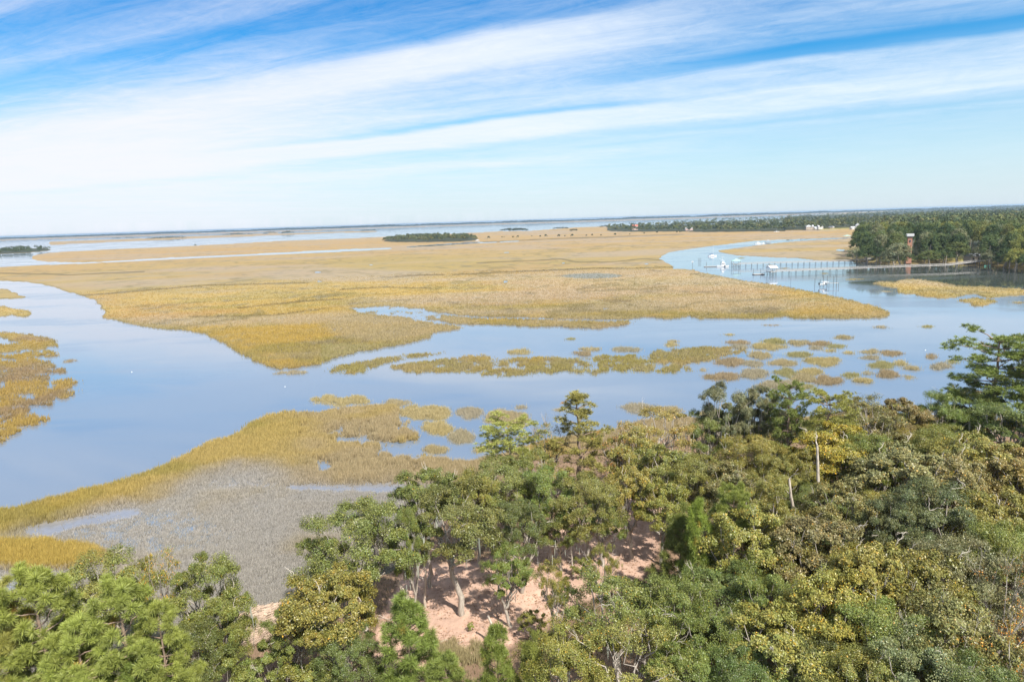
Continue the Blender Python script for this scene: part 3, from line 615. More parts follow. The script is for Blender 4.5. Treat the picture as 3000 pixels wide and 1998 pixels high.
def make_oak(H, Rr, clumps, per, lsize, clear=.38, accent=None, bare=3, moss=0, puffs=9, crown_flat=.30, open_=1.0, upward=0.0):
    """spreading broadleaf: trunk, forking limbs, leafy clumps at the limb ends"""
    cz = H*(clear+1)/2; rz = H*(1-clear)/2
    cen = []
    tries = 0
    while len(cen) < clumps and tries < 4000:
        tries += 1
        d = unit(1)[0]
        if d[2] < -.55: continue
        f = (.55+.45*rng.random())
        p = np.array((d[0]*Rr*f, d[1]*Rr*f, cz+d[2]*rz*f))
        if all(np.linalg.norm((p-q)*(1, 1, 1.2)) > Rr*.36*open_ for q in cen): cen.append(p)
    cen = np.array(cen); cr = Rr*(.13+.21*rng.random(len(cen)))
    cen[:, 2] = np.minimum(cen[:, 2], H-cr*.6)
    # puffs on each clump
    pc = []; pr = []
    puffs = int(puffs*1.9)
    for c, r in zip(cen, cr):
        k = puffs; d = unit(k); d[:, 2] = np.abs(d[:, 2])*.9-.25
        pc.append(c+d*r*np.array((1, 1, .75))*(.35+.85*rng.random((k, 1)))); pr.append(r*(.28+.32*rng.random(k)))
    pc = np.concatenate(pc); pr = np.concatenate(pr)
    V, C = leaves(pc, pr, int(per*1.5), lsize*.57, np.array((0, 0, cz-rz*.3)), .75, .25, accent)
    crown = build('crown', V, np.arange(len(V)).reshape(-1, 4), M_leaf, C, link=False)
    tb = TB(); th = H*clear*.85; lean = rng.normal(0, .04*H, 2)
    tr = (.027 if clear < .5 else .018)*H*(.8+.3*rng.random())
    fork = np.array((lean[0], lean[1], th)); pts = wob((0, 0, -.6), fork, 6, .025); pts[0] = (0, 0, -.6)
    tb.add(pts, np.linspace(tr*1.25, tr*.8, 6), 8)
    nl = 4; angs = np.arctan2(cen[:, 1]-fork[1], cen[:, 0]-fork[0]); grp = ((angs+math.pi)/(2*math.pi)*nl).astype(int) % nl
    for q_ in range(nl):
        mem = cen[grp == q_]
        if len(mem) == 0: continue
        m = mem.mean(0)*.62+fork*.38; m[2] = fork[2]+(m[2]-fork[2])*.8
        pl = wob(fork, m, 5, .06); tb.add(pl, np.linspace(tr*.7, tr*.42, 5), 6)
        for e in mem:
            pb = wob(pl[rng.integers(2, 5)], e, 5, .07); tb.add(pb, np.linspace(tr*.33, tr*.10, 5), 5)
    if bare > 20:
        for e in cen:
            for _ in range(2):
                d = e-fork; d /= np.linalg.norm(d); d = d+rng.normal(0, .3, 3); d /= np.linalg.norm(d); twig(tb, e, d, Rr*.26, .035, 2)
    trunk = tb.mesh('trunk', M_bark)
    out = {'crown': crown, 'trunk': trunk}
    if bare:
        for bi in range(min(bare, 5)):
            tb2 = TB()
            c = cen[rng.integers(len(cen))]; d = c-np.array((0, 0, cz-rz*.5)); d /= np.linalg.norm(d); d = d+rng.normal(0, .3, 3)+np.array((0, 0, .15)); d /= np.linalg.norm(d)
            c = c-d*cr.mean()*.4; twig(tb2, c, d, Rr*(.27 if bare < 9 else .36), .04+.02*rng.random(), 3 if bare > 9 else 2)
            out['bare_branch%d' % bi] = tb2.mesh('bare_branch', M_bark)
    if moss:
        n = moss; c = cen[rng.integers(len(cen), size=n)]; c = c[np.argsort(c[:, 2])][:n]
        c = c+rng.normal(0, Rr*.16, (n, 3)); ln = .7+1.3*rng.random(n); wd = .06+.07*rng.random(n); a = rng.random(n)*6.28
        ax = np.stack([np.cos(a), np.sin(a), 0*a], -1)*wd[:, None]; dn = np.stack([rng.normal(0, .08, n), rng.normal(0, .08, n), -ln], -1)
        low = c[:, 2] < cz+rz*.2; c, ax, dn = c[low], ax[low], dn[low]
        c[:, 2] -= Rr*.1
        V = np.stack([c-ax, c+ax, c+ax*.7+dn*.6, c+dn, c-ax*.8+dn*.55], 1).reshape(-1, 3)
        out['hanging_moss'] = build('hanging_moss', V, np.arange(len(V)).reshape(-1, 5), M_moss, link=False)
    return out

def needles(cent, r, per, wid, ups=.35):
    m = len(cent); n = m*per; c = np.repeat(cent, per, 0); rr = np.repeat(r, per)
    d = unit(n)+np.array((0, 0, ups)); d /= np.linalg.norm(d, axis=1)[:, None]
    s = np.cross(d, unit(n)); s /= np.linalg.norm(s, axis=1)[:, None]+1e-6
    L_ = rr*(.7+.5*rng.random(n)); b = c+d*(L_*.12)[:, None]
    V = np.stack([b-s*wid*.5, b+s*wid*.5, c+d*L_[:, None]+s*wid*.25, c+d*L_[:, None]-s*wid*.25], 1).reshape(-1, 3)
    pv = np.repeat(.8+.4*rng.random(m), per)*(.75+.5*rng.random(n)); dead = np.repeat(rng.random(m) < .012, per)
    C = np.stack([pv, pv, pv], -1); C[dead] = (1.5, .95, 1.0)
    return V, np.repeat(C, 4, 0)
def make_pine(H, Rr, start, whorls, tuftr, per, wid, cone=.5, pad=9, padr=.8, roundtop=False, padf=.45):
    """straight trunk, whorled limbs, each ending in flat pads of needle tufts"""
    tb = TB(); lean = rng.normal(0, .015*H, 2)
    tp = wob((0, 0, -.6), (lean[0], lean[1], H*.985), 9, .006); tr = .016*H
    tb.add(tp, np.linspace(tr*1.2, tr*.16, 9), 8)
    def at(z): return np.array([np.interp(z, tp[:, 2], tp[:, 0]), np.interp(z, tp[:, 2], tp[:, 1]), z])
    tc_ = []
    def addpad(c, r, n):
        q_ = unit(n)*rng.random((n, 1))**.4; tc_.append(c+q_*np.array((r, r, r*padf)))
    for k in range(whorls):
        f = (k+.3+.4*rng.random())/whorls; z = H*(start+(1-start)*f)
        prof = math.sqrt(max(.04, 1-((f-.42)/.64)**2)) if roundtop else (1-f)**cone*(.5+.5*min(1, f*4+.3))
        nb = int(rng.integers(3, 5)); a0 = rng.random()*6.28
        for b in range(nb):
            a = a0+b*6.28/nb+rng.normal(0, .3); L_ = Rr*prof*(.55+.5*rng.random())
            e = at(z)+np.array((math.cos(a)*L_, math.sin(a)*L_, L_*(.15+.35*f)+rng.normal(0, .25)))
            pb = wob(at(z), e, 5, .04); tb.add(pb, np.linspace(tr*.30, tr*.08, 5), 4)
            addpad(e, padr*(.7+.5*rng.random())*(.55+.45*prof), pad)
            if L_ > 1.6: addpad(pb[3]+rng.normal(0, .35, 3)*(1, 1, .4), padr*.75, int(pad*.6))
            if L_ > 2.6: addpad(pb[2]+rng.normal(0, .45, 3)*(1, 1, .4), padr*.6, int(pad*.4))
    addpad(at(H*.99), padr*.6, pad)
    tc_ = np.concatenate(tc_); V, C = needles(tc_, tuftr*(.75+.5*rng.random(len(tc_))), per, wid)
    return {'crown': build('crown', V, np.arange(len(V)).reshape(-1, 4), M_needle, C, link=False), 'trunk': tb.mesh('trunk', M_bark)}

PRO = {}
Y_AC = (2.6, 1.35, .5)
PRO['oak'] = [make_oak(12, 5.2, 34, 88, .115, .30, (.004, Y_AC), 4, 0), make_oak(12, 5.0, 30, 96, .115, .28, (.01, Y_AC), 5, 40), make_oak(12, 5.2, 38, 80, .12, .30, None, 3, 0), make_oak(12, 5.0, 28, 96, .12, .30, (.01, Y_AC), 6, 70, open_=1.1)]
PRO['tall'] = [make_oak(12, 3.9, 26, 96, .115, .44, None, 4, 60, open_=1.05), make_oak(12, 3.8, 24, 96, .115, .50, (.01, Y_AC), 5, 60, open_=1.1)]
PRO['broad'] = [make_oak(12, 5.0, 34, 62, .165, .34, (.02, (2.2, 1.4, .6)), 4, 0), make_oak(12, 4.8, 36, 62, .16, .30, (.03, (2.2, 1.3, .5)), 5, 0)]
PRO['open'] = [make_oak(12, 4.6, 22, 60, .12, .40, (.02, Y_AC), 16, 0, puffs=7, open_=1.1), make_oak(12, 4.8, 20, 66, .12, .45, (.01, Y_AC), 14, 60, puffs=7, open_=1.15)]
PRO['bare'] = [make_oak(12, 4.5, 14, 26, .13, .35, (.15, (3.2, 1.5, .5)), 34, 0, puffs=6)]
PRO['shrub'] = [make_oak(5, 2.9, 20, 80, .10, .08, None, 2, 0, puffs=8)]
PRO['cedar'] = [make_oak(9, 3.3, 40, 130, .075, .10, None, 0, 0, puffs=8, open_=.8)]
PRO['pine'] = [make_pine(18, 4.0, .50, 10, .34, 30, .045, roundtop=True, pad=15, padr=1.05), make_pine(18, 4.2, .55, 9, .34, 30, .045, roundtop=True, pad=15, padr=1.1)]
PRO['tallpine'] = [make_pine(18, 4.0, .30, 13, .34, 28, .045, cone=.55, pad=14, padr=1.05)]
PRO['bigpine'] = [make_pine(16, 4.3, .30, 14, .43, 120, .024, cone=.42, pad=8, padr=.85, padf=.8), make_pine(16, 4.0, .28, 14, .43, 120, .024, cone=.48, pad=8, padr=.85, padf=.8)]
PRO['youngpine'] = [make_pine(9, 2.5, .10, 15, .40, 70, .024, cone=.55, pad=9, padr=.62, padf=.8), make_pine(9, 2.4, .14, 14, .40, 70, .024, cone=.5, pad=9, padr=.65, padf=.8)]
BASEH = {'oak': (12, 5.9), 'tall': (12, 4.6), 'broad': (12, 5.7), 'open': (12, 5.3), 'bare': (12, 5.0), 'shrub': (5, 3.3), 'cedar': (9, 3.7), 'pine': (18, 4.5), 'tallpine': (18, 4.6), 'bigpine': (16, 4.7), 'youngpine': (9, 2.8)}
CLR = {'green': (0.1702, 0.1971, 0.0493), 'olive': (0.2184, 0.2184, 0.0515), 'dark': (0.112, 0.13, 0.052), 'grey': (0.18, 0.195, 0.095), 'yellow': (0.3808, 0.308, 0.0448), 'gold': (0.2554, 0.2408, 0.0582), 'brown': (0.2296, 0.2016, 0.084), 'orange': (0.28, 0.2296, 0.0672), 'lime': (0.28, 0.3248, 0.0672), 'pine': (0.2128, 0.2464, 0.056), 'pinelight': (0.3024, 0.3304, 0.0762), 'pineyellow': (0.2632, 0.2632, 0.065), 'deep': (0.1322, 0.168, 0.047), 'bronze': (0.2106, 0.1971, 0.0739)}
NM = {'oak': 'oak_tree', 'tall': 'oak_tree', 'broad': 'broadleaf_tree', 'open': 'oak_tree', 'bare': 'half_bare_tree', 'shrub': 'shrub', 'cedar': 'cedar_tree', 'pine': 'pine_tree', 'tallpine': 'pine_tree', 'bigpine': 'pine_tree', 'youngpine': 'pine_tree'}
def tree(kind, x, y, z, h, width, colour, label, group, k=None, bark=None, name=None, hv=None):
    pr = PRO[kind]; pr = pr[rng.integers(len(pr)) if k is None else k % len(pr)]
    r = empty(name or NM[kind], (x, y, z), rng.random()*6.283)
    bh, bw = BASEH[kind]; s = h/bh; sw = width/(2*bw)
    r.scale = (sw, sw, s)
    tag(r, label, 'shrub' if kind == 'shrub' else 'tree', group)
    j = rng.normal(0, .07, 3)
    cl_ = np.array(CLR[colour])*(1+j*.6+rng.normal(0, .06))
    for nm, me in pr.items():
        o = addobj(nm.rstrip('0123456789'), me, r); nm = o.name.split('.')[0]
        if nm == 'hanging_moss': o['kind'] = 'stuff'
        if nm == 'crown': o.color = (*cl_, 1)
        else:
            bc = bark or ((.42, .33, .27) if 'pine' in kind else (.62, .59, .56))
            if nm == 'bare_branch': bc = (.92, .88, .84)
            o.color = (*bc, 1)
    return r
def tree_px(px, pyt, wpx, H, kind, colour, label, group=None, k=None, bark=None):
    zt = 1.2+H; d = rays(px, pyt); tt = (zt-CAM_H)/d[2]; x, y = d[0]*tt, d[1]*tt
    dist = math.hypot(x, y); width = (1.08 if px > 2100 else .98)*wpx/FPX*math.hypot(dist, CAM_H-zt*.7)
    z = zat(x, y)
    return tree(kind, x, y, z, H*1.02, width, colour, label, group, k, bark)
T = [
 (100, 1705, 330, 16, 'bigpine', 'pinelight', 'bright green pine with puffy needle tufts in the bottom left corner'),
 (-70, 1745, 300, 16, 'bigpine', 'pinelight', 'bright green pine cut by the left edge of the photo'),
 (350, 1735, 320, 15, 'bigpine', 'pinelight', 'bright green pine just below the olive oak at bottom left'),
 (460, 1800, 220, 13, 'bigpine', 'pinelight', 'smaller bright green pine, rightmost of the cluster at bottom left'),
 (215, 1850, 280, 13, 'bigpine', 'pinelight', 'green pine in the middle of the bottom left cluster, lower than those behind'),
 (30, 1880, 280, 12, 'bigpine', 'pinelight', 'green pine lowest in the bottom left corner'),
 (400, 1920, 240, 10, 'bigpine', 'pine', 'shaded pine on the bottom edge, right part of the left cluster'),
 (300, 1655, 300, 11, 'oak', 'olive', 'olive green oak directly behind the bottom left pines against the grey marsh'),
 (600, 1655, 240, 12, 'oak', 'green', 'green oak with open knobbly crown beside the grey marsh at lower left'),
 (462, 1612, 140, 12.5, 'bare', 'olive', 'thin oak with bare white twig top between the olive oak and the green oak'),
 (650, 1765, 150, 9, 'oak', 'green', 'low green oak leaning over the pale heap of dead reeds'),
 (545, 1850, 220, 9, 'oak', 'deep', 'dark shaded oak between the bottom left pines and the reed heap'),
 (640, 1935, 170, 6, 'shrub', 'green', 'green bush on the bottom edge below the reed heap'),
 (780, 1890, 180, 5.5, 'shrub', 'green', 'rounded bush just below the pale reed heap'),
 (900, 1960, 200, 5, 'shrub', 'olive', 'low olive bush on the bottom edge left of the young pines'),
 (950, 1693, 290, 10.5, 'broad', 'olive', 'dense olive green oak to the right of the pale reed heap'),
 (860, 1780, 190, 8, 'oak', 'green', 'smaller green oak tucked under the dense olive one beside the reed heap'),
 (1010, 1850, 200, 7, 'oak', 'deep', 'dark green oak in the shade left of the young pine'),
 (1045, 1486, 350, 13, 'oak', 'green', 'wide green oak standing alone against the grey marsh, left of the sandy clearing'),
 (1190, 1500, 130, 12, 'oak', 'green', 'narrow green oak touching the right side of the wide lone oak'),
 (1340, 1440, 290, 13.2, 'tall', 'green', 'oak with a long bare pale trunk rising from the sandy clearing'),
 (1245, 1392, 230, 13, 'tall', 'green', 'green oak at the marsh edge above the tall bare trunk'),
 (1490, 1614, 165, 8, 'oak', 'green', 'small oak hung with grey moss in the middle of the clearing'),
 (1475, 1355, 260, 11.5, 'oak', 'green', 'broad green oak where the woods meet the creek, below the light pine'),
 (1395, 1400, 180, 11, 'oak', 'olive', 'olive oak between the marsh edge oak and the broad green one'),
 (1600, 1385, 220, 11, 'oak', 'green', 'green oak with a pale bent limb below the tall pine'),
 (1720, 1400, 220, 11, 'oak', 'olive', 'olive oak hung with moss above the sandy lane'),
 (1520, 1480, 190, 10, 'oak', 'deep', 'deep green oak at the back of the clearing'),
 (1640, 1503, 150, 7, 'oak', 'green', 'small rounded oak on the far edge of the clearing'),
 (1765, 1470, 150, 8, 'oak', 'green', 'green oak dripping moss beside the sandy lane'),
 (1560, 1790, 90, 3, 'shrub', 'olive', 'low olive bush on the right side of the clearing'),
 (1650, 1700, 80, 3, 'shrub', 'green', 'green bush at the foot of the slim pale oak'),
 (1705, 1640, 70, 2.5, 'shrub', 'olive', 'small bush where the clearing narrows to the sandy lane'),
 (1230, 1840, 70, 2.5, 'shrub', 'green', 'small green bush beside the bushy young pine'),
 (1860, 1700, 90, 3, 'shrub', 'green', 'green bush on the sandy lane beside the white limbed oak'),
 (1765, 1600, 105, 9, 'open', 'olive', 'slim young oak with airy crown in front of the sandy lane'),
 (1620, 1650, 115, 8.5, 'open', 'olive', 'slim pale oak in front of the clearing, left of the airy one'),
 (1800, 1690, 340, 11, 'open', 'green', 'large oak with many white dead limbs sprawling over its crown'),
 (1980, 1720, 260, 10, 'oak', 'green', 'green oak right of the one with white dead limbs'),
 (1660, 1860, 300, 9, 'oak', 'olive', 'olive oak on the bottom edge right of the small pines'),
 (1860, 1850, 300, 10, 'open', 'olive', 'spreading oak with white limbs low on the bottom edge'),
 (1995, 1530, 160, 10, 'youngpine', 'pine', 'young green pine beside the sandy lane, its trunk showing'),
 (2150, 1452, 170, 13, 'bigpine', 'lime', 'lime green pine top in the middle of the right hand woods'),
 (2040, 1500, 130, 12, 'youngpine', 'lime', 'smaller lime green pine next to the lane'),
 (2185, 1500, 260, 12, 'broad', 'gold', 'yellow olive tree just right of the lime green pine'),
 (2310, 1540, 210, 11, 'broad', 'gold', 'yellow green broadleaf between the yellow olive tree and the brown ones'),
 (2120, 1680, 250, 9, 'oak', 'deep', 'deep green oak below the yellow olive tree'),
 (2240, 1690, 210, 10, 'oak', 'green', 'green oak below the yellow green broadleaf'),
 (2080, 1810, 240, 9, 'oak', 'green', 'green oak low in the centre right, beside a dark gap'),
 (2260, 1830, 300, 10, 'broad', 'gold', 'yellow green tree on the lower right beside the black hollow'),
 (1455, 1862, 160, 9, 'youngpine', 'pine', 'young pine on the bottom edge below the clearing, left one of two'),
 (1555, 1905, 130, 8, 'youngpine', 'pine', 'young pine on the bottom edge below the clearing, right one of two'),
 (1190, 1775, 225, 9.5, 'youngpine', 'pine', 'bushy young pine in front of the left side of the clearing'),
 (1300, 1935, 170, 6, 'youngpine', 'pine', 'short young pine on the bottom edge beside the bushy one'),
 (1490, 1250, 225, 12, 'pine', 'pinelight', 'light yellow green pine leaning over the water, left end of the tree line'),
 (1700, 1166, 265, 16, 'tallpine', 'pineyellow', 'tall layered pine standing clear against the water'),
 (1612, 1235, 140, 12.5, 'bare', 'grey', 'grey half bare tree on the left flank of the tall layered pine'),
 (1800, 1268, 130, 11, 'bare', 'brown', 'pinkish twiggy tree right of the tall layered pine'),
 (1560, 1320, 150, 11, 'open', 'olive', 'airy olive oak between the light pine and the tall layered pine'),
 (1930, 1203, 220, 12, 'open', 'orange', 'oak turning orange and yellow at the water side of the woods'),
 (1850, 1265, 180, 11, 'broad', 'orange', 'orange tinged tree below the twiggy pinkish one'),
 (2075, 1218, 170, 11, 'oak', 'green', 'fresh green oak at the water side, right of the orange one'),
 (2130, 1136, 140, 15, 'tall', 'grey', 'tall dark grey green oak with pale trunk standing out over the creek'),
 (2220, 1148, 120, 14, 'tall', 'grey', 'grey green oak touching the right side of the tall pale trunked one'),
 (2270, 1182, 150, 12, 'oak', 'grey', 'dull grey green oak in front of the round topped pine'),
 (2312, 1146, 125, 15, 'pine', 'pine', 'round topped green pine on the shore between grey oaks and yellow pine'),
 (2425, 1178, 160, 14, 'pine', 'pineyellow', 'yellow green pine on the shore left of the rusty brown oak'),
 (2560, 1178, 170, 12, 'open', 'bronze', 'rusty brown oak on the shore, its twigs over the water'),
 (2650, 1186, 130, 11, 'broad', 'bronze', 'olive brown tree right of the rusty oak on the shore'),
 (2690, 1238, 160, 9, 'cedar', 'olive', 'rounded fine leaved cedar below the rusty oaks'),
 (2780, 1163, 150, 12, 'oak', 'green', 'green oak on the shore left of the big pine'),
 (2860, 1140, 150, 12.5, 'oak', 'green', 'green oak half under the left limbs of the big pine'),
 (2925, 1011, 230, 19, 'pine', 'pine', 'tallest pine with dark forked limbs standing over the right shore'),
 (3040, 1040, 160, 18, 'pine', 'pine', 'pine behind the tallest one, cut by the right edge'),
 (2965, 1180, 200, 12, 'tall', 'deep', 'deep green oak directly below the tallest pine'),
 (2450, 1268, 235, 12, 'broad', 'yellow', 'bright yellow tree behind the white snag'),
 (2350, 1330, 130, 10, 'broad', 'gold', 'small yellow green tree left of the white snag'),
 (2550, 1290, 160, 12, 'oak', 'green', 'green oak between the bright yellow tree and the cedar'),
 (2200, 1290, 210, 11, 'oak', 'olive', 'olive oak below the dull grey green one'),
 (2280, 1350, 160, 10, 'oak', 'olive', 'olive oak left of the leaning snag'),
 (1950, 1320, 210, 11, 'broad', 'olive', 'olive broadleaf below the orange oak'),
 (2055, 1350, 200, 11, 'oak', 'olive', 'dense olive oak above the lime green pine, left part'),
 (2140, 1375, 180, 11, 'broad', 'brown', 'brownish tree directly above the lime green pine'),
 (1850, 1375, 170, 11, 'broad', 'gold', 'yellow green tree at the head of the sandy lane'),
 (1940, 1415, 170, 10, 'broad', 'olive', 'olive tree right of the head of the sandy lane'),
 (2240, 1420, 190, 11, 'oak', 'olive', 'olive oak right of the lime green pine top'),
 (2640, 1322, 270, 12, 'broad', 'brown', 'large reddish brown oak right of the bright yellow tree'),
 (2740, 1445, 300, 12, 'oak', 'dark', 'dark grey green oak dome below the reddish brown oak'),
 (2620, 1480, 180, 11, 'oak', 'dark', 'dark oak at the left foot of the grey green dome'),
 (2800, 1350, 180, 12, 'broad', 'brown', 'brown olive tree above the dark dome on its right'),
 (2870, 1290, 230, 12, 'broad', 'gold', 'yellow green tree below the tallest pine'),
 (2980, 1330, 220, 12, 'broad', 'orange', 'orange olive tree on the right edge below the tallest pine'),
 (2780, 1262, 160, 11, 'oak', 'olive', 'olive oak right of the cedar'),
 (2470, 1440, 190, 11, 'broad', 'bronze', 'bronze green tree in front of the white snag'),
 (2400, 1530, 260, 12, 'broad', 'brown', 'brown tipped oak left of the small sandy gap'),
 (2560, 1620, 240, 12, 'broad', 'gold', 'yellow olive oak below the small sandy gap'),
 (2700, 1635, 260, 12, 'broad', 'olive', 'olive oak below the dark dome'),
 (2830, 1610, 240, 12, 'oak', 'grey', 'grey green oak right of the olive oak below the dome'),
 (2930, 1450, 210, 12, 'broad', 'gold', 'yellow green tree on the right edge beside the dark dome'),
 (2960, 1560, 200, 12, 'oak', 'olive', 'olive oak on the right edge above the bare white branches'),
 (2950, 1640, 170, 12.5, 'bare', 'grey', 'tree with bare white branches on the right edge'),
 (2440, 1700, 260, 12, 'broad', 'gold', 'olive gold oak in the lower right beside the black shadow gap'),
 (2590, 1800, 290, 11, 'oak', 'green', 'wide green oak near the bottom of the right woods'),
 (2800, 1770, 270, 12, 'broad', 'bronze', 'bronze tinted oak above the orange half bare tree'),
 (2940, 1820, 210, 12, 'bare', 'orange', 'half bare orange leaved tree with white limbs in the bottom right corner'),
 (2400, 1900, 220, 9, 'oak', 'deep', 'dark green oak on the bottom edge right of centre'),
 (2700, 1900, 280, 11, 'oak', 'grey', 'grey green oak on the bottom edge of the right woods'),
 (2880, 1960, 250, 11, 'oak', 'deep', 'deep green oak on the bottom edge under the orange tree'),
 (2180, 1930, 230, 9, 'oak', 'deep', 'deep green oak on the bottom edge below the yellow green tree'),
 (2000, 1930, 250, 9, 'oak', 'green', 'green oak on the bottom edge right of the sprawling one'),
 (2540, 1950, 250, 10, 'oak', 'olive', 'olive oak on the bottom edge between the dark and the grey ones'),
]
for r_ in T: tree_px(*r_, group='trees of the near woods')
# deeper trees that close the canopy
def pt_free(lst, p, d): return all((p[0]-q[0])**2+(p[1]-q[1])**2 > d*d for q in lst)
placed = [(o.location.x, o.location.y) for o in bpy.data.objects if o.get('category') == 'tree']
fillc = ['olive', 'deep', 'green', 'bronze', 'gold']
cnt = 0
def shortl(c):
    w_ = c.split(',')[0].split()[:7]
    while w_[-1] in ('the', 'of', 'a', 'in', 'and', 'right', 'left', 'with', 'its', 'on', 'by', 'below', 'above', 'directly', 'between', 'at', 'from', 'to', 'into', 'beside', 'behind', 'under', 'half', 'just', 'dull', 'tall', 'bright', 'dark', 'small', 'white', 'long', 'where', 'over', 'through', 'front', 'green', 'grey'): w_.pop()
    return ' '.join(w_)
LMK = [(q[0], q[1]+60, q[6]) for q in T if q[0] > 1600]
LMK = [(a, b, shortl(c)) for a, b, c in LMK]
for _ in range(1500):
    px = rng.uniform(1850, 3250); py = rng.uniform(1330, 2250)
    if inpoly(np.array([px]), np.array([py]), CLEAR)[0]: continue
    if px < 2110 and py < 1960: continue
    p = P(px, py, 1.0)
    if not pt_free(placed, p, 5.2): continue
    placed.append((p.x, p.y)); cc_ = fillc[cnt % 5]; cnt += 1
    lm = min(LMK, key=lambda q: (q[0]-px)**2+1.5*(q[1]-py+90)**2)[2]
    lbl = 'lower %s oak in the canopy near the %s' % ({'deep': 'deep green', 'gold': 'yellow green'}.get(cc_, cc_), lm)
    tree('oak' if cnt % 2 else 'broad', p.x, p.y, zat(p.x, p.y), rng.uniform(7, 9), rng.uniform(6.5, 8.5), cc_, lbl, lbl)
    if cnt > 55: break
out = 0
for _ in range(1500):
    px = rng.uniform(3100, 4300); py = rng.uniform(1300, 2300); p = P(px, py, 1.0)
    if not pt_free(placed, p, 6.0): continue
    placed.append((p.x, p.y)); cc_ = fillc[out % 5]; out += 1
    tree('oak' if out % 2 else 'broad', p.x, p.y, zat(p.x, p.y), rng.uniform(8.5, 11.5), rng.uniform(7.5, 10.5), cc_, 'oak of the same woods beyond the right edge of the photo', 'oaks beyond the right edge of the photo')
    if out > 60: break
# snags
def snag(px, pyb, H, lean, label, r=.28, forks=3, zb=1.0):
    p = P(px, pyb, zb); rt = empty('dead_tree', p); tag(rt, label, 'dead tree')
    tb = TB(); e = np.array((lean[0], lean[1], H)); pts = wob((0, 0, -.5), e, 7, .012); tb.add(pts, np.linspace(r, r*.45, 7), 8)
    o = addobj('trunk', tb.mesh('trunk', M_bark), rt); o.color = (.80, .75, .70, 1)
    tb = TB()
    for _ in range(forks):
        d = rng.normal(0, .6, 3)+np.array((0, 0, .5)); d /= np.linalg.norm(d); twig(tb, pts[rng.integers(3, 7)], d, H*.09, r*.25, 2)
    o = addobj('broken_branch', tb.mesh('broken_branch', M_bark), rt); o.color = (.95, .9, .86, 1)
snag(2392, 1620, 13.0, (-.4, .3), 'thick white broken trunk standing in front of the bright yellow tree', .29)
snag(2345, 1660, 10.2, (-1.5, .4), 'leaning pale snag with a jagged grey top left of the white trunk', .28)
snag(1245, 1792, 4.6, (.3, .3), 'thin crooked pale trunk on the left edge of the sandy clearing', .16)
snag(1465, 1905, 3.4, (-1.0, .2), 'short splintered stump at the front of the clearing', .22, 2)
snag(1215, 1785, 3.2, (-1.6, .2), 'pale trunk leaning left behind the bushy young pine', .34, 1)
snag(1680, 1700, 5.5, (-.2, .1), 'slim pale dead trunk at the back of the clearing', .12, 2)
b = tree_px(1378, 1828, 22, 1.0, 'shrub', 'lime', 'tiny lime green sapling at the foot of the tall bare trunk')
# heap of dead reeds
wr = np.nonzero(inpoly(PX, PY, WRACK)); s = rng.integers(0, len(wr[0]), 9000)
x = GX[wr][s]+rng.normal(0, .15, 9000); y = GY[wr][s]+rng.normal(0, .15, 9000); z = np.maximum(GZ[wr][s], .2)+.05+.22*rng.random(9000)*fbm(x/1.5, y/1.5, 4, 2)*2
a = rng.normal(.35, .45, 9000)+2.2*(fbm(x/3, y/3, 8, 2)-.5); ln = .35+.45*rng.random(9000)
dx = np.cos(a)*ln; dy = np.sin(a)*ln; wz = .02
V = np.stack([np.stack([x-dx, y-dy-wz, z], -1), np.stack([x-dx, y-dy+wz, z], -1), np.stack([x+dx, y+dy+wz, z+rng.normal(0, .06, 9000)], -1), np.stack([x+dx, y+dy-wz, z], -1)], 1).reshape(-1, 3)
vv = np.repeat(.65+.5*rng.random(9000), 4)[:, None]
rh = build('dead_reeds', V, np.arange(len(V)).reshape(-1, 4), M_grass, vv*np.array((.60, .46, .36))); tag(rh, kind='stuff')
# fallen leaves and low brush on the floor of the woods
br = np.nonzero((Lb > .4) & (PY > 1330) & (PY < 2400) & (PX > -200) & (PX < 3300) & (cl < .25)); s = rng.integers(0, len(br[0]), 26000)
o = grass('undergrowth', br[0][s], br[1][s], .55, 4, ((.15, .14, .05), .85)); tag(o, kind='stuff')
sh_ = np.nonzero(inpoly(PX, PY, ell(1350, 1980, 190, 130)) & (fbm(GX*.8, GY*.8, 19, 2) > .5)); s = rng.integers(0, len(sh_[0]), 1100)
o = grass('dry_brush', sh_[0][s], sh_[1][s], 1.2, 5, ((.40, .33, .17), .85)); tag(o, kind='stuff')

# fallen leaves, cones and twigs on the bare ground
li = np.nonzero((cl > .3) & (PY < 2200)); n_ = 12000; s = rng.integers(0, len(li[0]), n_)
x = GX[li][s]+rng.normal(0, .2, n_); y = GY[li][s]+rng.normal(0, .2, n_); keepm = fbm(x/1.2, y/1.2, 301, 3)+rng.random(n_)*.25 > .58; x, y = x[keepm], y[keepm]; z = GZ[li][s][keepm]; n_ = len(x)
a = rng.random(n_)*6.283; ln = .04+.09*rng.random(n_); wd = ln*.45; dx, dy = np.cos(a)*ln, np.sin(a)*ln; ex, ey = -np.sin(a)*wd, np.cos(a)*wd; hz_ = .02+.05*rng.random(n_)
V = np.stack([np.stack([x-dx, y-dy, z+.02], -1), np.stack([x+ex, y+ey, z+hz_], -1), np.stack([x+dx, y+dy, z+.02], -1), np.stack([x-ex, y-ey, z+hz_], -1)], 1).reshape(-1, 3)
vv = np.repeat(.5+.8*rng.random(n_), 4)[:, None]
tag(build('leaf_litter', V, np.arange(len(V)).reshape(-1, 4), M_grass, vv*np.array((.42, .26, .17))), kind='stuff')
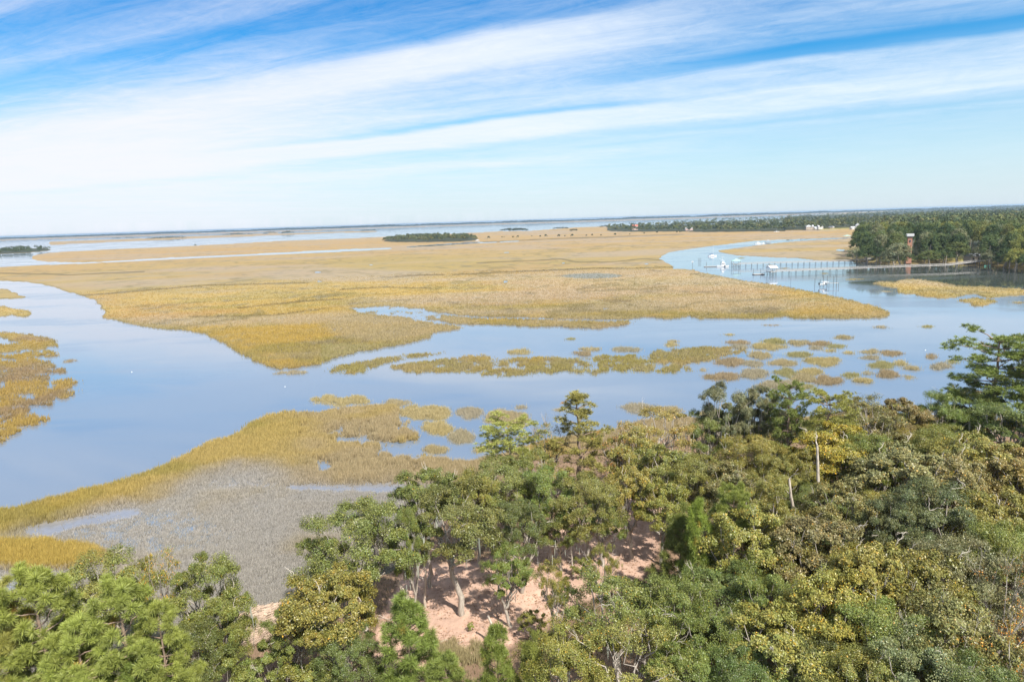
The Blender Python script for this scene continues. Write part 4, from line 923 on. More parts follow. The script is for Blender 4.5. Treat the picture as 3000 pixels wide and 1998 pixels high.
for k, (px, py, ln) in enumerate([(1290, 1880, 2.2), (1570, 1790, 3.0), (1180, 1830, 2.6), (1760, 1560, 2.4)]):
    p = P(px, py, zat(*P(px, py, 1)[:2])+.12); tb = TB(); d = np.array((math.cos(k*1.3), math.sin(k*1.3), .03)); twig(tb, np.zeros(3), d, ln, .07, 2)
    o = addobj('fallen_branch', tb.mesh('fallen_branch', M_bark)); o.location = p; o.color = (.8, .74, .68, 1)
    tag(o, ['fallen pale branch at the front left of the clearing', 'long fallen branch on the right side of the clearing', 'fallen branch behind the bushy young pine', 'fallen branch on the sandy lane'][k], 'branch')

# ------------------------------------------------------------------ woods of the point with the tower
def crown_lod(nclump, per, size, Rr, H, low=.12, flat=.8, cedarish=False):
    cz = H*.58; rz = H*.42
    d = unit(nclump); d[:, 2] = np.abs(d[:, 2])*1.15-.42; f = .72+.3*rng.random((nclump, 1))
    c = d*f*np.array((Rr, Rr, rz))+np.array((0, 0, cz))
    return leaves(c, Rr*(.20+.14*rng.random(nclump)), per, size, np.array((0, 0, cz-rz*.4)), flat, .2, None)
MID = []
for k in range(6):
    V, C = crown_lod(60, 60, .30, 6.0, 16)
    tb = TB(); tb.add(wob((0, 0, -.5), (.3, .2, 9), 5, .03), np.linspace(.45, .25, 5), 5)
    MID.append((build('crown', V, np.arange(len(V)).reshape(-1, 4), M_far, C, link=False), tb.mesh('trunk', M_bark)))
wc = [('dark green', (.085, .118, .050)), ('grey green', (.200, .215, .135)), ('olive green', (.175, .185, .070)), ('deep green', (.065, .095, .045)), ('mid green', (.125, .155, .060)), ('yellow green', (.23, .24, .075))]
def where(px, py, nm):
    lr = 'left of the tower' if px < 2640 else 'just behind the tower' if px < 2690 else 'between tower and cabin' if px < 2810 else 'above the cabin' if px < 2900 else 'right of the cabin' if px < 2960 else 'near the right edge' if px < 3000 else 'past the right edge'
    dp_ = 'on the bank' if py > 776 else 'just behind the bank' if py > 762 else 'in the second rank' if py > 745 else 'in the middle ranks' if py > 725 else 'in the back ranks'
    return '%s oak %s of the point woods, %s' % (nm, dp_, lr)
def wood_tree(px, py, h, wd, c, label=None, group=None, z=None):
    p = P(px, py, 2.0); zz = zat(p.x, p.y) if z is None else z
    k = rng.integers(6); r = empty('oak_tree', (p.x, p.y, zz), rng.random()*6.28); r.scale = (wd/13, wd/13, h/16.5)
    nm, cv = wc[c]; tag(r, label or (where(px, py, nm)), 'tree', group or where(px, py, nm))
    a = addobj('crown', MID[k][0], r); a.color = (*(np.array(cv)*(1+rng.normal(0, .1))), 1)
    b_ = addobj('trunk', MID[k][1], r); b_.color = (.5, .46, .42, 1); return r
named = [(2512, 765, 15, 17, 1, 'grey green moss hung oak at the left tip of the tower woods'), (2540, 768, 18, 14, 0, 'dark oak right of the grey green tip tree, at the pier landing'), (2568, 768, 19, 15, 3, 'deep green oak halfway between pier landing and brick tower'),
 (2630, 773, 19, 21, 1, 'big grey green oak draped with moss just left of the brick tower'), (2604, 774, 12, 12, 1, 'low grey green oak on the bank below the big mossy oak'), (2720, 772, 13, 17, 4, 'low spreading mid green oak on the bank right of the brick tower'), (2652, 772, 12.5, 13, 0, 'dark oak on the bank hiding the foot of the brick tower'), (2692, 755, 13, 9, 5, 'small yellow green tree just right of the brick tower'),
 (2770, 770, 15, 13, 0, 'dark oak on the bank behind the middle of the near pier'), (2800, 768, 19, 17, 4, 'mid green oak with a pale leaning trunk left of the cabin'), (2840, 745, 20, 15, 2, 'olive green oak behind the wooden cabin'), (2905, 776, 14, 15, 1, 'grey green oak where the near pier lands'), (2945, 783, 16, 14, 3, 'deep green oak right of the near pier landing'), (2975, 786, 17, 13, 5, 'yellow green oak on the bank near the right edge'), (2870, 768, 14, 12, 1, 'grey green mossy oak right of the wooden cabin'), (3020, 790, 17, 14, 0, 'dark oak on the bank at the right edge')]
pts_ = []
for q_ in named: wood_tree(*q_[:5], label=q_[5], group='trees of the tower woods'); p = P(q_[0], q_[1], 2); pts_.append((p.x, p.y))
TOWER = P(2661, 766, 2.0); CABIN = P(2848, 764, 2.0)
pts_.append((TOWER.x, TOWER.y))
cands = []
for _ in range(60000):
    px = rng.uniform(2500, 3500); py = rng.uniform(600, 800)
    if not inpoly(np.array([px]), np.array([py]), POINTLAND)[0]: continue
    p = P(px, py, 2.0); dd = math.hypot(p.x, p.y)
    if dd > 760 or px > 3160: continue
    cands.append((p.x, p.y, px, py, dd))
cands.sort(key=lambda q: rng.random())
keep = []
for c in cands:
    if (c[0]-CABIN.x)**2+(c[1]-CABIN.y)**2 < 10**2: continue
    # keep the tower's face and the cabin yard in view of the creek
    if 2650 < c[2] < 2682 and c[3] > 750: continue
    if 2815 < c[2] < 2890 and c[3] > 758: continue
    if pt_free(pts_, c, 8.4 if c[4] < 600 else 10.5): pts_.append((c[0], c[1])); keep.append(c)
keep.sort(key=lambda c: c[4])
for i, c in enumerate(keep[:185]):
    p = rng.choice(6, p=[.24, .12, .16, .2, .2, .08]); inland = min(1, max(0, (c[4]-450)/90))
    wood_tree(c[2], c[3], rng.uniform(15, 18)+8.5*inland*rng.uniform(.7, 1), rng.uniform(11, 15), p)
tailk = keep[185:]

# woods too many to count: low crowns merged
def woods(name, pts, hmin, hmax, wmin, wmax, nq, cols, shape=None):
    Vs = []; Cs = []
    protos = []
    for k in range(6):
        V, C = crown_lod(max(8, nq//9), 9, 1.0, 5, 12); protos.append((V, C))
    for (x, y, z, s) in pts:
        V, C = protos[rng.integers(6)]; h = rng.uniform(hmin, hmax)*s; wd = rng.uniform(wmin, wmax)*(.6+.4*s); a = rng.random()*6.28
        R_ = np.array([[math.cos(a), -math.sin(a), 0], [math.sin(a), math.cos(a), 0], [0, 0, 1]])
        cv = np.array(cols[rng.integers(len(cols))])*(1+rng.normal(0, .12))
        Vs.append((V*np.array((wd/11.5, wd/11.5, h/12.5)))@R_.T+np.array((x, y, z))); Cs.append(C*cv)
    V = np.concatenate(Vs); C = np.concatenate(Cs)
    o = build(name, V, np.arange(len(V)).reshape(-1, 4), M_far, C); tag(o, kind='stuff'); return o
def sample_poly(poly, n, step=None, z=1.0, ed=None):
    poly_ = np.array(poly, float); x0, y0 = poly_.min(0); x1, y1 = poly_.max(0); x1 = min(x1, 3600); x0 = max(x0, -600)
    px = rng.uniform(x0, x1, n*6); py = rng.uniform(y0, y1, n*6); m = inpoly(px, py, poly_); px, py = px[m][:n], py[m][:n]
    p = gp(px, py, z)
    return [(p[i, 0], p[i, 1], zat(p[i, 0], p[i, 1]), 1.0) for i in range(len(p))]
wcols = [(.095, .120, .055), (.13, .15, .065), (.075, .100, .05), (.16, .165, .075), (.105, .13, .06)]
woods('tower_woods_interior', [(c[0], c[1], zat(c[0], c[1]), 1) for c in tailk], 23, 28, 12, 15, 200, wcols)
far_pt = [(2560, 688), (2700, 690), (3000, 715), (3600, 745), (3600, 600), (3000, 606), (2850, 612), (2700, 640)]
woods('deep_woods', sample_poly(far_pt, 1500), 19, 26, 14, 20, 110, wcols)
rw = [q for q in sample_poly(RIGHTWOOD, 2000)]
woods('creekside_woods', rw, 15, 19, 14, 20, 90, wcols)
# the front row of the creekside woods, taller pines sticking out
fr = []
for px in np.arange(1785, 2600, 4.5):
    y = np.interp(px, [1781, 1850, 2000, 2060, 2300, 2400, 2500, 2600], [675, 678, 677, 679, 676, 674, 670, 668]); p = P(px+rng.normal(0, 1.5), y-rng.random()*2.5, 1.0)
    fr.append((p.x, p.y, zat(p.x, p.y), .55+.5*rng.random()))
woods('woods_edge', fr, 14, 19, 12, 18, 130, wcols)
mi = [(x, y, z, s) for (x, y, z, s) in sample_poly(MIDISLE, 210)]
mi2 = []
for (x, y, z, s) in mi:
    px, py = topix(np.array(x), np.array(y), np.array(1.)); e = min(1, (float(px)-1117)/45, (1405-float(px))/40); mi2.append((x, y, z, .55+.45*max(0, e)))
woods('marsh_island_woods', mi2, 12.5, 16.5, 9, 13, 190, [(.11, .13, .07), (.13, .145, .075), (.09, .11, .06), (.16, .165, .075)])
woods('left_shore_woods', sample_poly(LEFTWOOD, 330), 11, 15, 9, 13, 130, [(.08, .105, .05), (.10, .125, .055), (.07, .09, .045)])
def strip(name, segs, n, hmin, hmax, w0, w1, nq=60, cols=wcols):
    P_ = []
    for k in range(n):
        s = segs[rng.integers(len(segs))]; f = rng.random(); px = s[0]+(s[2]-s[0])*f; py = s[1]+(s[3]-s[1])*f
        p = P(px, py, .5); e = math.sin(f*math.pi)**.5; P_.append((p.x, p.y, .2, .35+.65*e*rng.uniform(.6, 1)))
    return woods(name, P_, hmin, hmax, w0, w1, nq, cols)
gcol = [(.055, .07, .04), (.07, .085, .045)]
strip('islet_woods', [(325, 700.5, 410, 698)], 60, 11, 14, 10, 14, cols=gcol)
strip('islet_woods', [(426, 701, 545, 697.5), (440, 701.5, 540, 698.5)], 120, 12, 16, 10, 14, cols=gcol)
strip('islet_woods', [(645, 691, 715, 688.5), (660, 691, 740, 688)], 70, 14, 20, 10, 16, cols=gcol)
strip('islet_woods', [(769, 685, 808, 683.5)], 34, 14, 20, 10, 16, cols=gcol)
strip('islet_woods', [(824, 686, 862, 684.5)], 34, 18, 26, 12, 18, cols=gcol)
strip('islet_woods', [(1055, 678.5, 1104, 676)], 40, 10, 16, 12, 18, cols=gcol)
strip('islet_woods', [(1464, 678, 1548, 675.5), (1490, 679, 1545, 677)], 110, 12, 16, 10, 14, cols=gcol)
strip('islet_woods', [(1620, 672, 1666, 670.5)], 50, 9, 12, 8, 12, cols=gcol)
strip('islet_woods', [(1670, 678.5, 1691, 677.5)], 16, 9, 13, 9, 12, cols=gcol)
strip('islet_woods', [(1756, 666.5, 1790, 664.5)], 26, 7, 12, 12, 18, cols=gcol)
# the wooded far shore of the sound
fs = []
for k in range(5200):
    px = rng.uniform(-900, 3500); py = np.interp(px, [-900, 0, 1000, 2000, 2600, 3000, 3500], [732.5, 703.6, 671.7, 640.0, 621.0, 608.5, 593])+rng.uniform(-.5, .35)
    p = P(px, py, .5); lowp = .55+.35*float(fbm(np.array(px/60.), np.array(0.), 3, 3))*1.3
    fs.append((p.x, p.y, .2, lowp))
woods('far_shore_woods', fs, 34, 46, 50, 80, 27, [(.035, .055, .04), (.045, .06, .045)])
# shrubs dotted over the far marsh
spx = [(1432, 700, 7), (1471, 697.5, 4), (1477, 696, 3), (1503, 697.5, 5), (1517, 697, 6), (1558, 693.5, 3), (1583, 695.5, 5), (1599, 695, 7), (1637, 695, 7), (1655, 694, 4), (1676, 694, 7), (1718, 692.5, 4), (1735, 691.5, 5), (1761, 691.5, 4), (1802, 690.5, 6), (1845, 688, 3), (1887, 686, 4), (1925, 683.5, 5), (1983, 682.5, 4), (1992, 682, 5), (573, 722, 6)]
VS, CS = crown_lod(26, 14, .75, 3, 6); msh = build('crown', VS, np.arange(len(VS)).reshape(-1, 4), M_far, CS, link=False)
ordw = ['first', 'second', 'third', 'fourth', 'fifth', 'sixth', 'seventh', 'eighth', 'ninth', 'tenth', 'eleventh', 'twelfth', 'thirteenth', 'fourteenth', 'fifteenth', 'sixteenth', 'seventeenth', 'eighteenth', 'nineteenth', 'twentieth']
for i, (px, py, s) in enumerate(spx):
    p = P(px, py, .2); o = addobj('marsh_shrub', msh); o.location = p; o.scale = (s/7, s/7, s/6.5); o.rotation_euler = (0, 0, i); o.color = (.07, .085, .04, 1)
    lb = 'dark far marsh shrub, %s from left in the dotted row right of the wooded island' % ordw[i] if i < 20 else 'lone dark shrub on the far left marsh strip'
    tag(o, lb, 'shrub', 'dark shrubs dotted over the far marsh' if i < 20 else None)

# ------------------------------------------------------------------ brick tower
tw = empty('brick_tower', (TOWER.x, TOWER.y, 1.5), R(-20)); tag(tw, 'square red brick tower with a pale flared top rising from the wooded point', 'tower')
TH = min(range(100, 400), key=lambda q: abs(float(topix(np.array(TOWER.x), np.array(TOWER.y), np.array(q/10.))[1])-685))/10-1.5
tw.scale = (.82, .82, 1)
m = MB(); m.add([(-2.05, -2.05, -1), (2.05, -2.05, -1), (2.05, 2.05, -1), (-2.05, 2.05, -1), (-1.65, -1.65, TH-2.2), (1.65, -1.65, TH-2.2), (1.65, 1.65, TH-2.2), (-1.65, 1.65, TH-2.2)], [(0, 1, 5, 4), (1, 2, 6, 5), (2, 3, 7, 6), (3, 0, 4, 7), (4, 5, 6, 7)]).build('shaft', M_brick, tw)
m = MB(); m.box(-2.3, 2.3, -2.3, 2.3, TH-2.2, TH-1.75); m.box(-2.75, 2.75, -2.75, 2.75, TH-1.75, TH-1.35); m.build('cornice', M_conc, tw)
m = MB()
for sx, sy in ((1, 0), (-1, 0), (0, 1), (0, -1)):
    if sx: m.box(sx*2.75-(.2 if sx > 0 else 0), sx*2.75+(0 if sx > 0 else .2), -2.75, 2.75, TH-1.345, TH-.2)
    else: m.box(-2.54, 2.54, sy*2.75-(.2 if sy > 0 else 0), sy*2.75+(0 if sy > 0 else .2), TH-1.345, TH-.2)
for k in range(5):
    for sx in (-1, 1):
        t_ = -2.5+k*1.25; m.box(t_-.3, t_+.3, sx*2.65-.15, sx*2.65+.15, TH-.195, TH); m.box(sx*2.65-.15, sx*2.65+.15, t_-.28, t_+.28, TH-.195, TH+.002)
m.build('parapet', M_conc, tw)
for zz in (TH-6, TH-12):
    for a_ in (0, 1):
        f = MB()
        if a_: f.box(-.45, .45, -2.06, -1.6, zz, zz+1.5)
        else: f.box(1.6, 2.06, -.45, .45, zz, zz+1.5)
        f.build('window', M_window, tw)

# ------------------------------------------------------------------ piers
def pier(label, pts, zdeck, width, spacing, name='pier'):
    root = empty(name, (pts[0].x, pts[0].y, 0)); tag(root, label, 'pier'); o0 = Vector((pts[0].x, pts[0].y, 0))
    dk = MB(); rl = MB(); prev = None; postm = None
    segs = []; zs = zdeck if isinstance(zdeck, list) else [zdeck]*len(pts)
    for k in range(len(pts)-1):
        a = pts[k]-o0; b_ = pts[k+1]-o0; a = Vector((a.x, a.y, zs[k])); b_ = Vector((b_.x, b_.y, zs[k+1])); segs.append((a, b_))
        dk.bar(a, b_, width, .16)
        d = (b_-a).normalized(); sd_ = Vector((-d.y, d.x, 0)).normalized()*(width/2-.06)
        n = max(1, int((b_-a).length/spacing))
        for sg in (-1, 1):
            for hh, th in ((1.1, .10), (.62, .06)): rl.bar(a+sd_*sg+Vector((0, 0, hh)), b_+sd_*sg+Vector((0, 0, hh)), .10, th)
            for q_ in range(n*2+1):
                p = a.lerp(b_, q_/(n*2)); rl.bar(p+sd_*sg+Vector((0, 0, .11)), p+sd_*sg+Vector((0, 0, 1.1)), .08)
                if q_ < n*2:
                    p2 = a.lerp(b_, (q_+1)/(n*2)); u0, u1 = (.15, 1.05) if q_ % 2 else (1.05, .15)
                    rl.bar(p+sd_*sg+Vector((0, 0, u0)), p2+sd_*sg+Vector((0, 0, u1)), .07)
        for q_ in range(n+1):
            p = a.lerp(b_, q_/n)
            if postm is None:
                pm_ = MB()
                for sg in (-1, 1): pm_.cyl((sg*(width/2-.15), 0, -2.2), .11, .10, 2.1)
                pm_.box(-width/2, width/2, -.09, .09, -.30, -.125)
                po = pm_.build('piling_pair', M_piling, root); postm = po.data
            else: po = addobj('piling_pair', postm, root)
            po.location = (p.x, p.y, p.z); po.rotation_euler = (0, 0, math.atan2(sd_.y, sd_.x)); po.scale = (1, 1, max(.3, (p.z+.9)/2.2))
    dk.build('deck', M_wood, root); rl.build('railing', M_wood, root); return root
def shelter(parent, cx, cy, rz, z, sx, sy, hh, mroof, hip, name='shelter'):
    e = MB()
    for a in (-1, 1):
        for b_ in (-1, 1): e.box(a*(sx/2-.15)-.12, a*(sx/2-.15)+.12, b_*(sy/2-.15)-.12, b_*(sy/2-.15)+.12, z+.12, z+hh)
    e.box(-sx/2, sx/2, -sy/2, sy/2, z-.15, z+.118)
    f = e.build(name, M_wood, parent); f.location = (cx, cy, 0); f.rotation_euler = (0, 0, rz)
    r_ = MB(); ox = .7; t_ = hh+z
    rx = 0.15 if hip else sx/2+ox
    V = [(-sx/2-ox, -sy/2-ox, t_), (sx/2+ox, -sy/2-ox, t_), (sx/2+ox, sy/2+ox, t_), (-sx/2-ox, sy/2+ox, t_), (-rx, 0, t_+1.5), (rx, 0, t_+1.5)]
    r_.add(V, [(0, 1, 5, 4), (2, 3, 4, 5), (1, 2, 5), (3, 0, 4), (3, 2, 1, 0)]); r_.build('roof', mroof, f)
    pl = MB()
    for a in (-1, 0, 1):
        for b_ in (-1, 1): pl.cyl((a*(sx/2-.3), b_*(sy/2-.3), -1.2), .17, .15, z+1.04)
    for b_ in (-1, 1): pl.bar((-sx/2+.3, b_*(sy/2-.3), .2), (0, b_*(sy/2-.3), z-.3), .12); pl.bar((sx/2-.3, b_*(sy/2-.3), .2), (0, b_*(sy/2-.3), z-.3), .12)
    pl.build('piling', M_piling, f); return f
a0, a1, a2 = P(2168, 783.5), P(2492, 774.5), P(2556, 767)
pa = pier('long grey pier farther up the creek with a green roofed shelter at its head', [a0, a1, a2], [2.45, 2.35, 2.4], 1.7, 4.1)
dA = a1-a0; shelter(pa, -dA.normalized().x*3, -dA.normalized().y*3, math.atan2(dA.y, dA.x), 2.45, 5.6, 5.0, 2.6, M_roofg, True)
b0, b1, b2, b3 = P(2272, 806.3), P(2510, 797.5), P(2774, 789), P(2905, 772.5, 1)
pb_ = pier('long pale pier nearer the camera with crossed railings and a white roofed shelter', [b0, b1, b2, Vector((b3.x, b3.y, 0))], [2.3, 2.35, 2.5, 3.6], 1.8, 4.4)
dB = b1-b0; shelter(pb_, -dB.normalized().x*2.6, -dB.normalized().y*2.6, math.atan2(dB.y, dB.x)+R(12), 2.3, 4.6, 4.4, 2.5, M_roofw, False)
def floating(label, p, L_, wd, rz, ramp_to):
    r_ = empty('floating_dock', (p.x, p.y, 0), rz); tag(r_, label, 'floating dock')
    m = MB(); m.box(-L_/2, L_/2, -wd/2, wd/2, .35, .52); m.build('deck', M_wood, r_); m = MB(); m.box(-L_/2+.1, L_/2-.1, -wd/2+.1, wd/2-.1, -.2, .348); m.build('float', M_piling, r_)
    for k in (-1, 1):
        c = MB(); c.cyl((k*L_*.36, wd/2+.25, -1.5), .16, .14, 5.2); c.build('guide_pile', M_piling, r_)
    g_ = MB(); q = Vector((ramp_to.x-p.x, ramp_to.y-p.y, 0)); q = Matrix.Rotation(-rz, 3, 'Z') @ q
    g_.bar((L_*.3, 0, .7), (q.x, q.y, 2.3), 1.2, .12)
    for s in (-.6, .6): g_.bar((L_*.3, s, 1.7), (q.x, q.y+s, 3.3), .08)
    g_.build('gangway', M_metal, r_); return r_
fA = P(2092, 782); floating('low floating dock ending the farther pier beside the white trawler', fA, 15, 3.2, math.atan2(dA.y, dA.x)-.02, a0-dA.normalized()*6)
fB = P(2222, 805); floating('short floating dock ending the nearer pier below the sloping ramp', fB, 7, 4, math.atan2(dB.y, dB.x), b0-dB.normalized()*5)
# ------------------------------------------------------------------ boats
def hull(L_, B, D, sheer=.5, n=12, tr=.85):
    """lofted hull, bow towards +x"""
    V = []; F = []; m = 7
    for i in range(n+1):
        t_ = i/n; x_ = -L_/2+L_*t_; w_ = B/2*(tr+(1-tr)*min(1, t_*3))*(1-max(0, (t_-.45)/.55)**2.2)
        top = D+sheer*max(0, (t_-.3))**2; bot = -.35+.9*max(0, (t_-.75)/.25)**2*D*.6
        for j in range(m):
            s = j/(m-1)*2-1; a = abs(s); zz = bot+(top-bot)*(a**2.2); V.append((x_+(.25*L_*.1*(a**2))*(t_ > .9), math.copysign(w_*(1-(1-a)**1.8), s) if s else 0, zz))
    for i in range(n):
        for j in range(m-1): F.append((i*m+j, (i+1)*m+j, (i+1)*m+j+1, i*m+j+1))
    F.append(tuple(range(m)))
    for i in range(n): F.append((i*m, i*m+m-1, (i+1)*m+m-1, (i+1)*m))
    return V, F
def boat(kind, px, py, L_, rz, label, name):
    p = P(px, py, 0); r_ = empty(name, (p.x, p.y, 0), rz); tag(r_, label, 'boat')
    m = MB(); m.add(*hull(L_, L_*.30, .95 if kind != 'skiff' else .6)); m.build('hull', M_white, r_)
    if kind == 'trawler':
        c = MB(); c.prism([(-.9, .9), (2.0, .9), (1.7, 2.9), (-.9, 2.9)], -1.0, 1.0); c.build('cabin', M_white, r_)
        c = MB(); c.box(-1.1, 2.1, -1.2, 1.2, 2.904, 3.02); c.build('cabin_roof', M_white, r_)
        for s in (-1, 1):
            c = MB(); c.box(-.6, .1, s*1.0-.012, s*1.0+.012, 1.8, 2.5); c.box(.4, 1.2, s*1.0-.012, s*1.0+.012, 1.8, 2.5); c.build('window', M_dark, r_)
        c = MB(); c.box(-.5, 1.0, -.8, .8, 3.024, 4.1); c.build('flybridge', M_white, r_)
        c = MB(); c.box(-.8, 1.2, -1.0, 1.0, 4.9, 5.0)
        for a in (-.7, 1.0):
            for b_ in (-.85, .85): c.cyl((a, b_, 4.1), .04, .04, .8, 5)
        c.build('bimini', M_white, r_)
        c = MB(); c.cyl((-.2, 0, 5.0), .08, .05, 3.0, 6); c.bar((-1.6, 0, 7.6), (1.2, 0, 7.6), .07); c.bar((-.2, 0, 5.0), (-2.6, 0, 6.6), .08); c.build('mast', M_metal, r_)
        c = MB(); 
        for s in (-1, 1):
            for x_ in np.linspace(-L_/2+.3, -1.2, 4): c.cyl((x_, s*1.1, .9), .03, .03, .8, 5)
            c.bar((-L_/2+.3, s*1.1, 1.7), (-1.2, s*1.1, 1.7), .05)
        c.build('rail', M_metal, r_)
    elif kind == 'sail':
        c = MB(); c.prism([(-1.6, .9), (1.6, 1.0), (.9, 1.6), (-1.4, 1.6)], -.75, .75); c.build('cabin', M_white, r_)
        c = MB(); c.cyl((.6, 0, .9), .09, .06, L_*1.25, 6); c.build('mast', M_metal, r_)
        c = MB(); c.bar((.5, 0, 2.5), (-L_*.38, 0, 2.4), .34); c.build('sail_cover', M_blue, r_)
        c = MB(); c.bar((-L_*.42, -.9, 1.2), (-L_*.42, .9, 1.2), .35); c.build('dodger', M_blue, r_)
    elif kind == 'cabin':
        c = MB(); c.prism([(-1.2, .9), (1.9, .95), (1.0, 2.4), (-1.2, 2.4)], -.9, .9); c.build('cabin', M_white, r_)
        c = MB(); c.box(-.8, .6, -.912, -.9, 1.6, 2.1); c.box(-.8, .6, .9, .912, 1.6, 2.1); c.build('window', M_dark, r_)
        c = MB(); c.box(-1.6, 1.2, -1, 1, 3.3, 3.4)
        for a in (-1.4, 1.0):
            for b_ in (-.85, .85): c.cyl((a, b_, 2.2), .04, .04, 1.1, 5)
        c.build('hardtop', M_white, r_)
    else:
        c = MB(); c.box(-.3, .5, -.4, .4, .6, 1.5); c.build('console', M_white, r_)
        c = MB(); c.box(-L_/2-.35, -L_/2, -.22, .22, .1, 1.3); c.build('outboard', M_dark, r_)
    return r_
boat('trawler', 2117, 782.5, 9.0, math.atan2(dA.y, dA.x), 'white work boat with flybridge and mast moored at the floating dock', 'work_boat')
boat('sail', 2087, 752, 8.5, .15, 'white sailboat with navy sail cover anchored alone in the creek', 'sailboat')
boat('cabin', 2220, 715, 8, .1, 'white cabin cruiser at the small dock where the upper creek narrows', 'motorboat')
boat('skiff', 2236, 714, 7, .1, 'low white skiff just right of the cabin cruiser in the upper creek', 'skiff')
boat('cabin', 2508, 695, 9, 0, 'white boat on the narrow creek right of the green roofed boathouse', 'motorboat')
boat('sail', 2275, 680, 11, 0, 'distant sailboat with tall mast in front of the far woods', 'sailboat')
boat('skiff', 2320, 678, 8, 0, 'distant white skiff along the far bank, right of the distant sailboat', 'skiff')
sk = boat('skiff', 2411.5, 841, 5.2, .3, 'white skiff hanging at the left end of the boat lift', 'skiff'); sk.location.z = 1.2
# boat lift: deck on four tall piles
bl = empty('boat_lift', P(2432, 841)); tag(bl, 'low wooden boat lift on tall thin piles standing in open water', 'boat lift')
d_ = CAM_H/math.tan(R(6.2)); 
for k, (x_, y_) in enumerate(((-4.2, -1.2), (-1.2, 1.1), (1.2, -1.1), (3.9, 1.2), (-1.2, -1.2), (3.9, -1.2))):
    c = MB(); c.cyl((x_, y_, -1.5), .13, .10, 7.6 if k < 4 else 3.8); c.build('pile', M_piling, bl)
c = MB(); c.box(-2.6, 4.3, -1.0, .2, 1.95, 2.12); c.box(-2.6, -.9, .204, 1.0, 1.95, 2.12); c.build('deck', M_wood, bl)
c = MB(); c.bar((-4.2, -1.2, 2.9), (-1.2, -1.2, 2.9), .2); c.bar((-4.3, 1.1, 2.9), (-1.2, 1.1, 2.9), .2); c.build('lift_beam', M_metal, bl)
def pile(px, py, h, label, group=None, r=.14, capm=None):
    p = P(px, py, 0); rt = empty('mooring_pile', p); tag(rt, label, 'pile', group); c = MB(); c.cyl((0, 0, -1.5), r, r*.85, h+1.5); c.build('post', M_piling, rt)
    if capm: c = MB(); c.box(-.6, .6, -.05, .05, h-.9, h); c.build('board', capm, rt)
    return rt
pile(2387, 837.5, 4.0, 'lone thin pile left of the boat lift, farther from it'); pile(2402, 842, 4.3, 'lone thin pile left of the boat lift, nearer to it')
for k, px in enumerate((2046, 2049.5, 2053)): pile(px, 769-k*.3, 3.6, ['left', 'middle', 'right'][k]+'most of three thin piles in the creek left of the work boat' if k != 1 else 'middle one of three thin piles in the creek left of the work boat')
pile(2028.5, 789, 6.0, 'channel marker pile with a small board at the marsh edge, left of the floating dock', None, .13, M_conc)
pile(2317, 822, 5.0, 'single thin pile in the water below the nearer pier', None, .1)
# boathouses and small sheds over the creek
def boathouse(px, py, sx, sy, h, mroof, label, rz=0, z=0.8):
    p = P(px, py, 0); rt = empty('boathouse', p, rz); tag(rt, label, 'boathouse')
    shelter(rt, 0, 0, 0, z, sx, sy, h, mroof, True, 'frame'); return rt
boathouse(2481, 698.5, 8.5, 6, 2.6, M_roofg, 'green roofed boathouse on the upper creek at the woods edge'); boathouse(2250, 713.5, 6, 4.5, 2.6, M_roofd, 'dark roofed boat shelter in the upper creek right of the cruiser')
boathouse(2558, 672.5, 12, 8, 3, M_roofg, 'distant green roofed boathouse where the marsh meets the woods'); boathouse(1399, 711.5, 7.5, 5.5, 3.4, M_roofw, 'white roofed dock shelter at the right end of the wooded island')
pier('small pier linking the wooded island to its white roofed shelter', [P(1360, 711), P(1396, 711.3)], 1.6, 1.5, 4.0)
# ------------------------------------------------------------------ houses
def house(px, py, sx, sy, h, rh, mw, mr, label, rz=0.0, name='house', z=1.2, storeys=2, cat='house'):
    p = P(px, py, z); rt = empty(name, p, rz); tag(rt, label, cat)
    m = MB(); m.box(-sx/2, sx/2, -sy/2, sy/2, -1, h); m.prism([(-sx/2, h), (sx/2, h), (0, h+rh)] if False else [(-sx/2, h+.002), (sx/2, h+.002), (sx/2, h+.02), (-sx/2, h+.02)], -sy/2, sy/2); m.build('wall', mw, rt)
    r_ = MB(); o = .5
    V = [(-sx/2-o, -sy/2-o, h+.03), (sx/2+o, -sy/2-o, h+.03), (sx/2+o, sy/2+o, h+.03), (-sx/2-o, sy/2+o, h+.03), (-sx/2-o, 0, h+rh), (sx/2+o, 0, h+rh)]
    r_.add(V, [(0, 1, 5, 4), (2, 3, 4, 5), (1, 2, 5), (3, 0, 4), (3, 2, 1, 0)]); r_.build('roof', mr, rt)
    n = max(2, int(sx/3))
    for st in range(storeys):
        for k in range(n):
            x_ = -sx/2+sx*(k+.5)/n; w = MB(); zz = .9+st*(h/storeys); w.box(x_-.5, x_+.5, -sy/2-.03, -sy/2+.05, zz, zz+1.3); w.build('window', M_window, rt)
    return rt
house(2371, 674.5, 14, 9, 7.0, 3.5, M_wallc, M_roofw, 'large house with pale metal roof, leftmost of the houses by the far woods', -.2)
house(2401, 673.5, 11, 8, 6.5, 3.5, M_wallw, M_roofw, 'white two storey house right of the one with the pale metal roof', .2)
house(2390, 673.8, 9, 8, 4, 2.5, M_wallw, M_roofw, 'low white wing standing between the two largest far houses', .1, storeys=1)
house(2435, 672.5, 9, 7, 4.5, 2.2, M_wallc, M_roofw, 'small cream cottage in the gap of the far woods', 0, storeys=1)
house(2501, 671.8, 13, 8, 3.2, 2.2, M_wallw, M_roofw, 'low white house at the edge of the far woods, near the point', .1, storeys=1)
house(2512, 671.5, 6, 8, 7, 4.5, M_wallw, M_roofw, 'tall narrow white gable at the right end of the low white house', 1.3)
house(2018, 675, 19, 9, 4.5, 3.5, M_wallp, M_roofw, 'pink walled house half hidden at the foot of the far woods', 0, storeys=1)
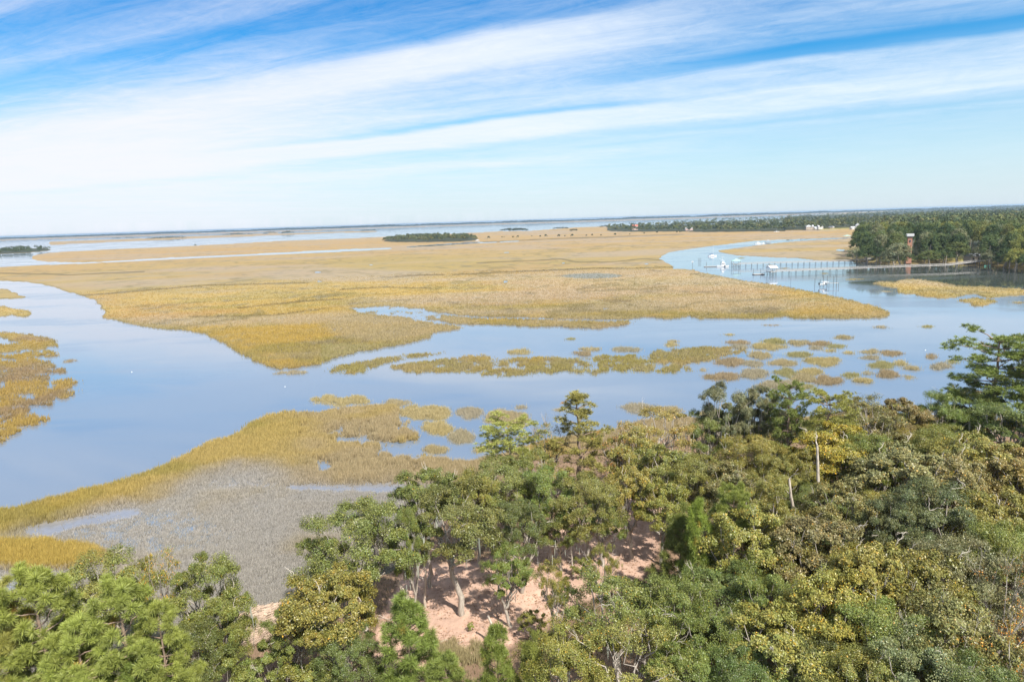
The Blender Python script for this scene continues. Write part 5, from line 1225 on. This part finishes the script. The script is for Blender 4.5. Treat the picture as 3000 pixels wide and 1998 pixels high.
house(1860, 674, 16, 9, 11.5, 3, M_wallp, M_roofr, 'house with a red roof peeping over the trees left in the far woods', 0)
cb = house(2848, 764, 8.5, 6, 3.2, 1.8, M_wallc, M_roofd, 'small wooden cabin among the oaks above the near pier', .25, 'cabin', 2.6, 1, 'cabin')
c = MB(); c.box(-7.0, -4.3, -4.5, -1, .6, .75); c.box(-7.0, -6.8, -4.5, -4.3, -.6, .6); c.build('porch', M_wood, cb)
cn = P(2893, 779.5, .3); kr = empty('canoe', (cn.x, cn.y, .35), .2); tag(kr, 'mint green canoe lying on the grass below the near pier landing', 'canoe')
m = MB(); m.add(*hull(5, 1.1, .5, .4, 10, .3)); m.build('hull', simple('mint_paint', (.20, .62, .50), .5, .05), kr)
# white floats
def floatball(px, py, r, label):
    p = P(px, py, 0); rt = empty('buoy', p); tag(rt, label, 'buoy'); me = bpy.data.meshes.new('ball')
    import bmesh
    bm = bmesh.new(); bmesh.ops.create_icosphere(bm, subdivisions=2, radius=r); bmesh.ops.scale(bm, vec=(1, 1, .8), verts=bm.verts); bm.to_mesh(me); bm.free(); me.materials.append(M_white)
    addobj('ball', me, rt); c = MB(); c.cyl((0, 0, r*.6), r*.25, r*.2, r*.9, 6); c.build('handle', M_white, rt)
floatball(386, 1090, .15, 'tiny white float alone in the middle of the wide left creek'); floatball(835, 1133, .13, 'tiny white float off the tip of the near marsh'); floatball(2711, 1026, .17, 'tiny white float in the open creek right of islets')

# ------------------------------------------------------------------ haze over the flats
def haze():
    m, g = mat_new('haze'); pv = g.add('ShaderNodeVolumePrincipled'); pv.inputs['Color'].default_value = (.60, .80, 1, 1)
    pv.inputs['Density'].default_value = 0.00006; pv.inputs['Anisotropy'].default_value = .2
    o = g.add('ShaderNodeOutputMaterial'); g.l.new(pv.outputs[0], o.inputs['Volume'])
    b = MB(); b.box(-95000, 95000, -3500, 125000, -3, 46); ob = b.build('haze', m); tag(ob, kind='stuff')
haze()
SC.cycles.volume_bounces = 0; SC.cycles.max_bounces = 6; SC.cycles.transparent_max_bounces = 8
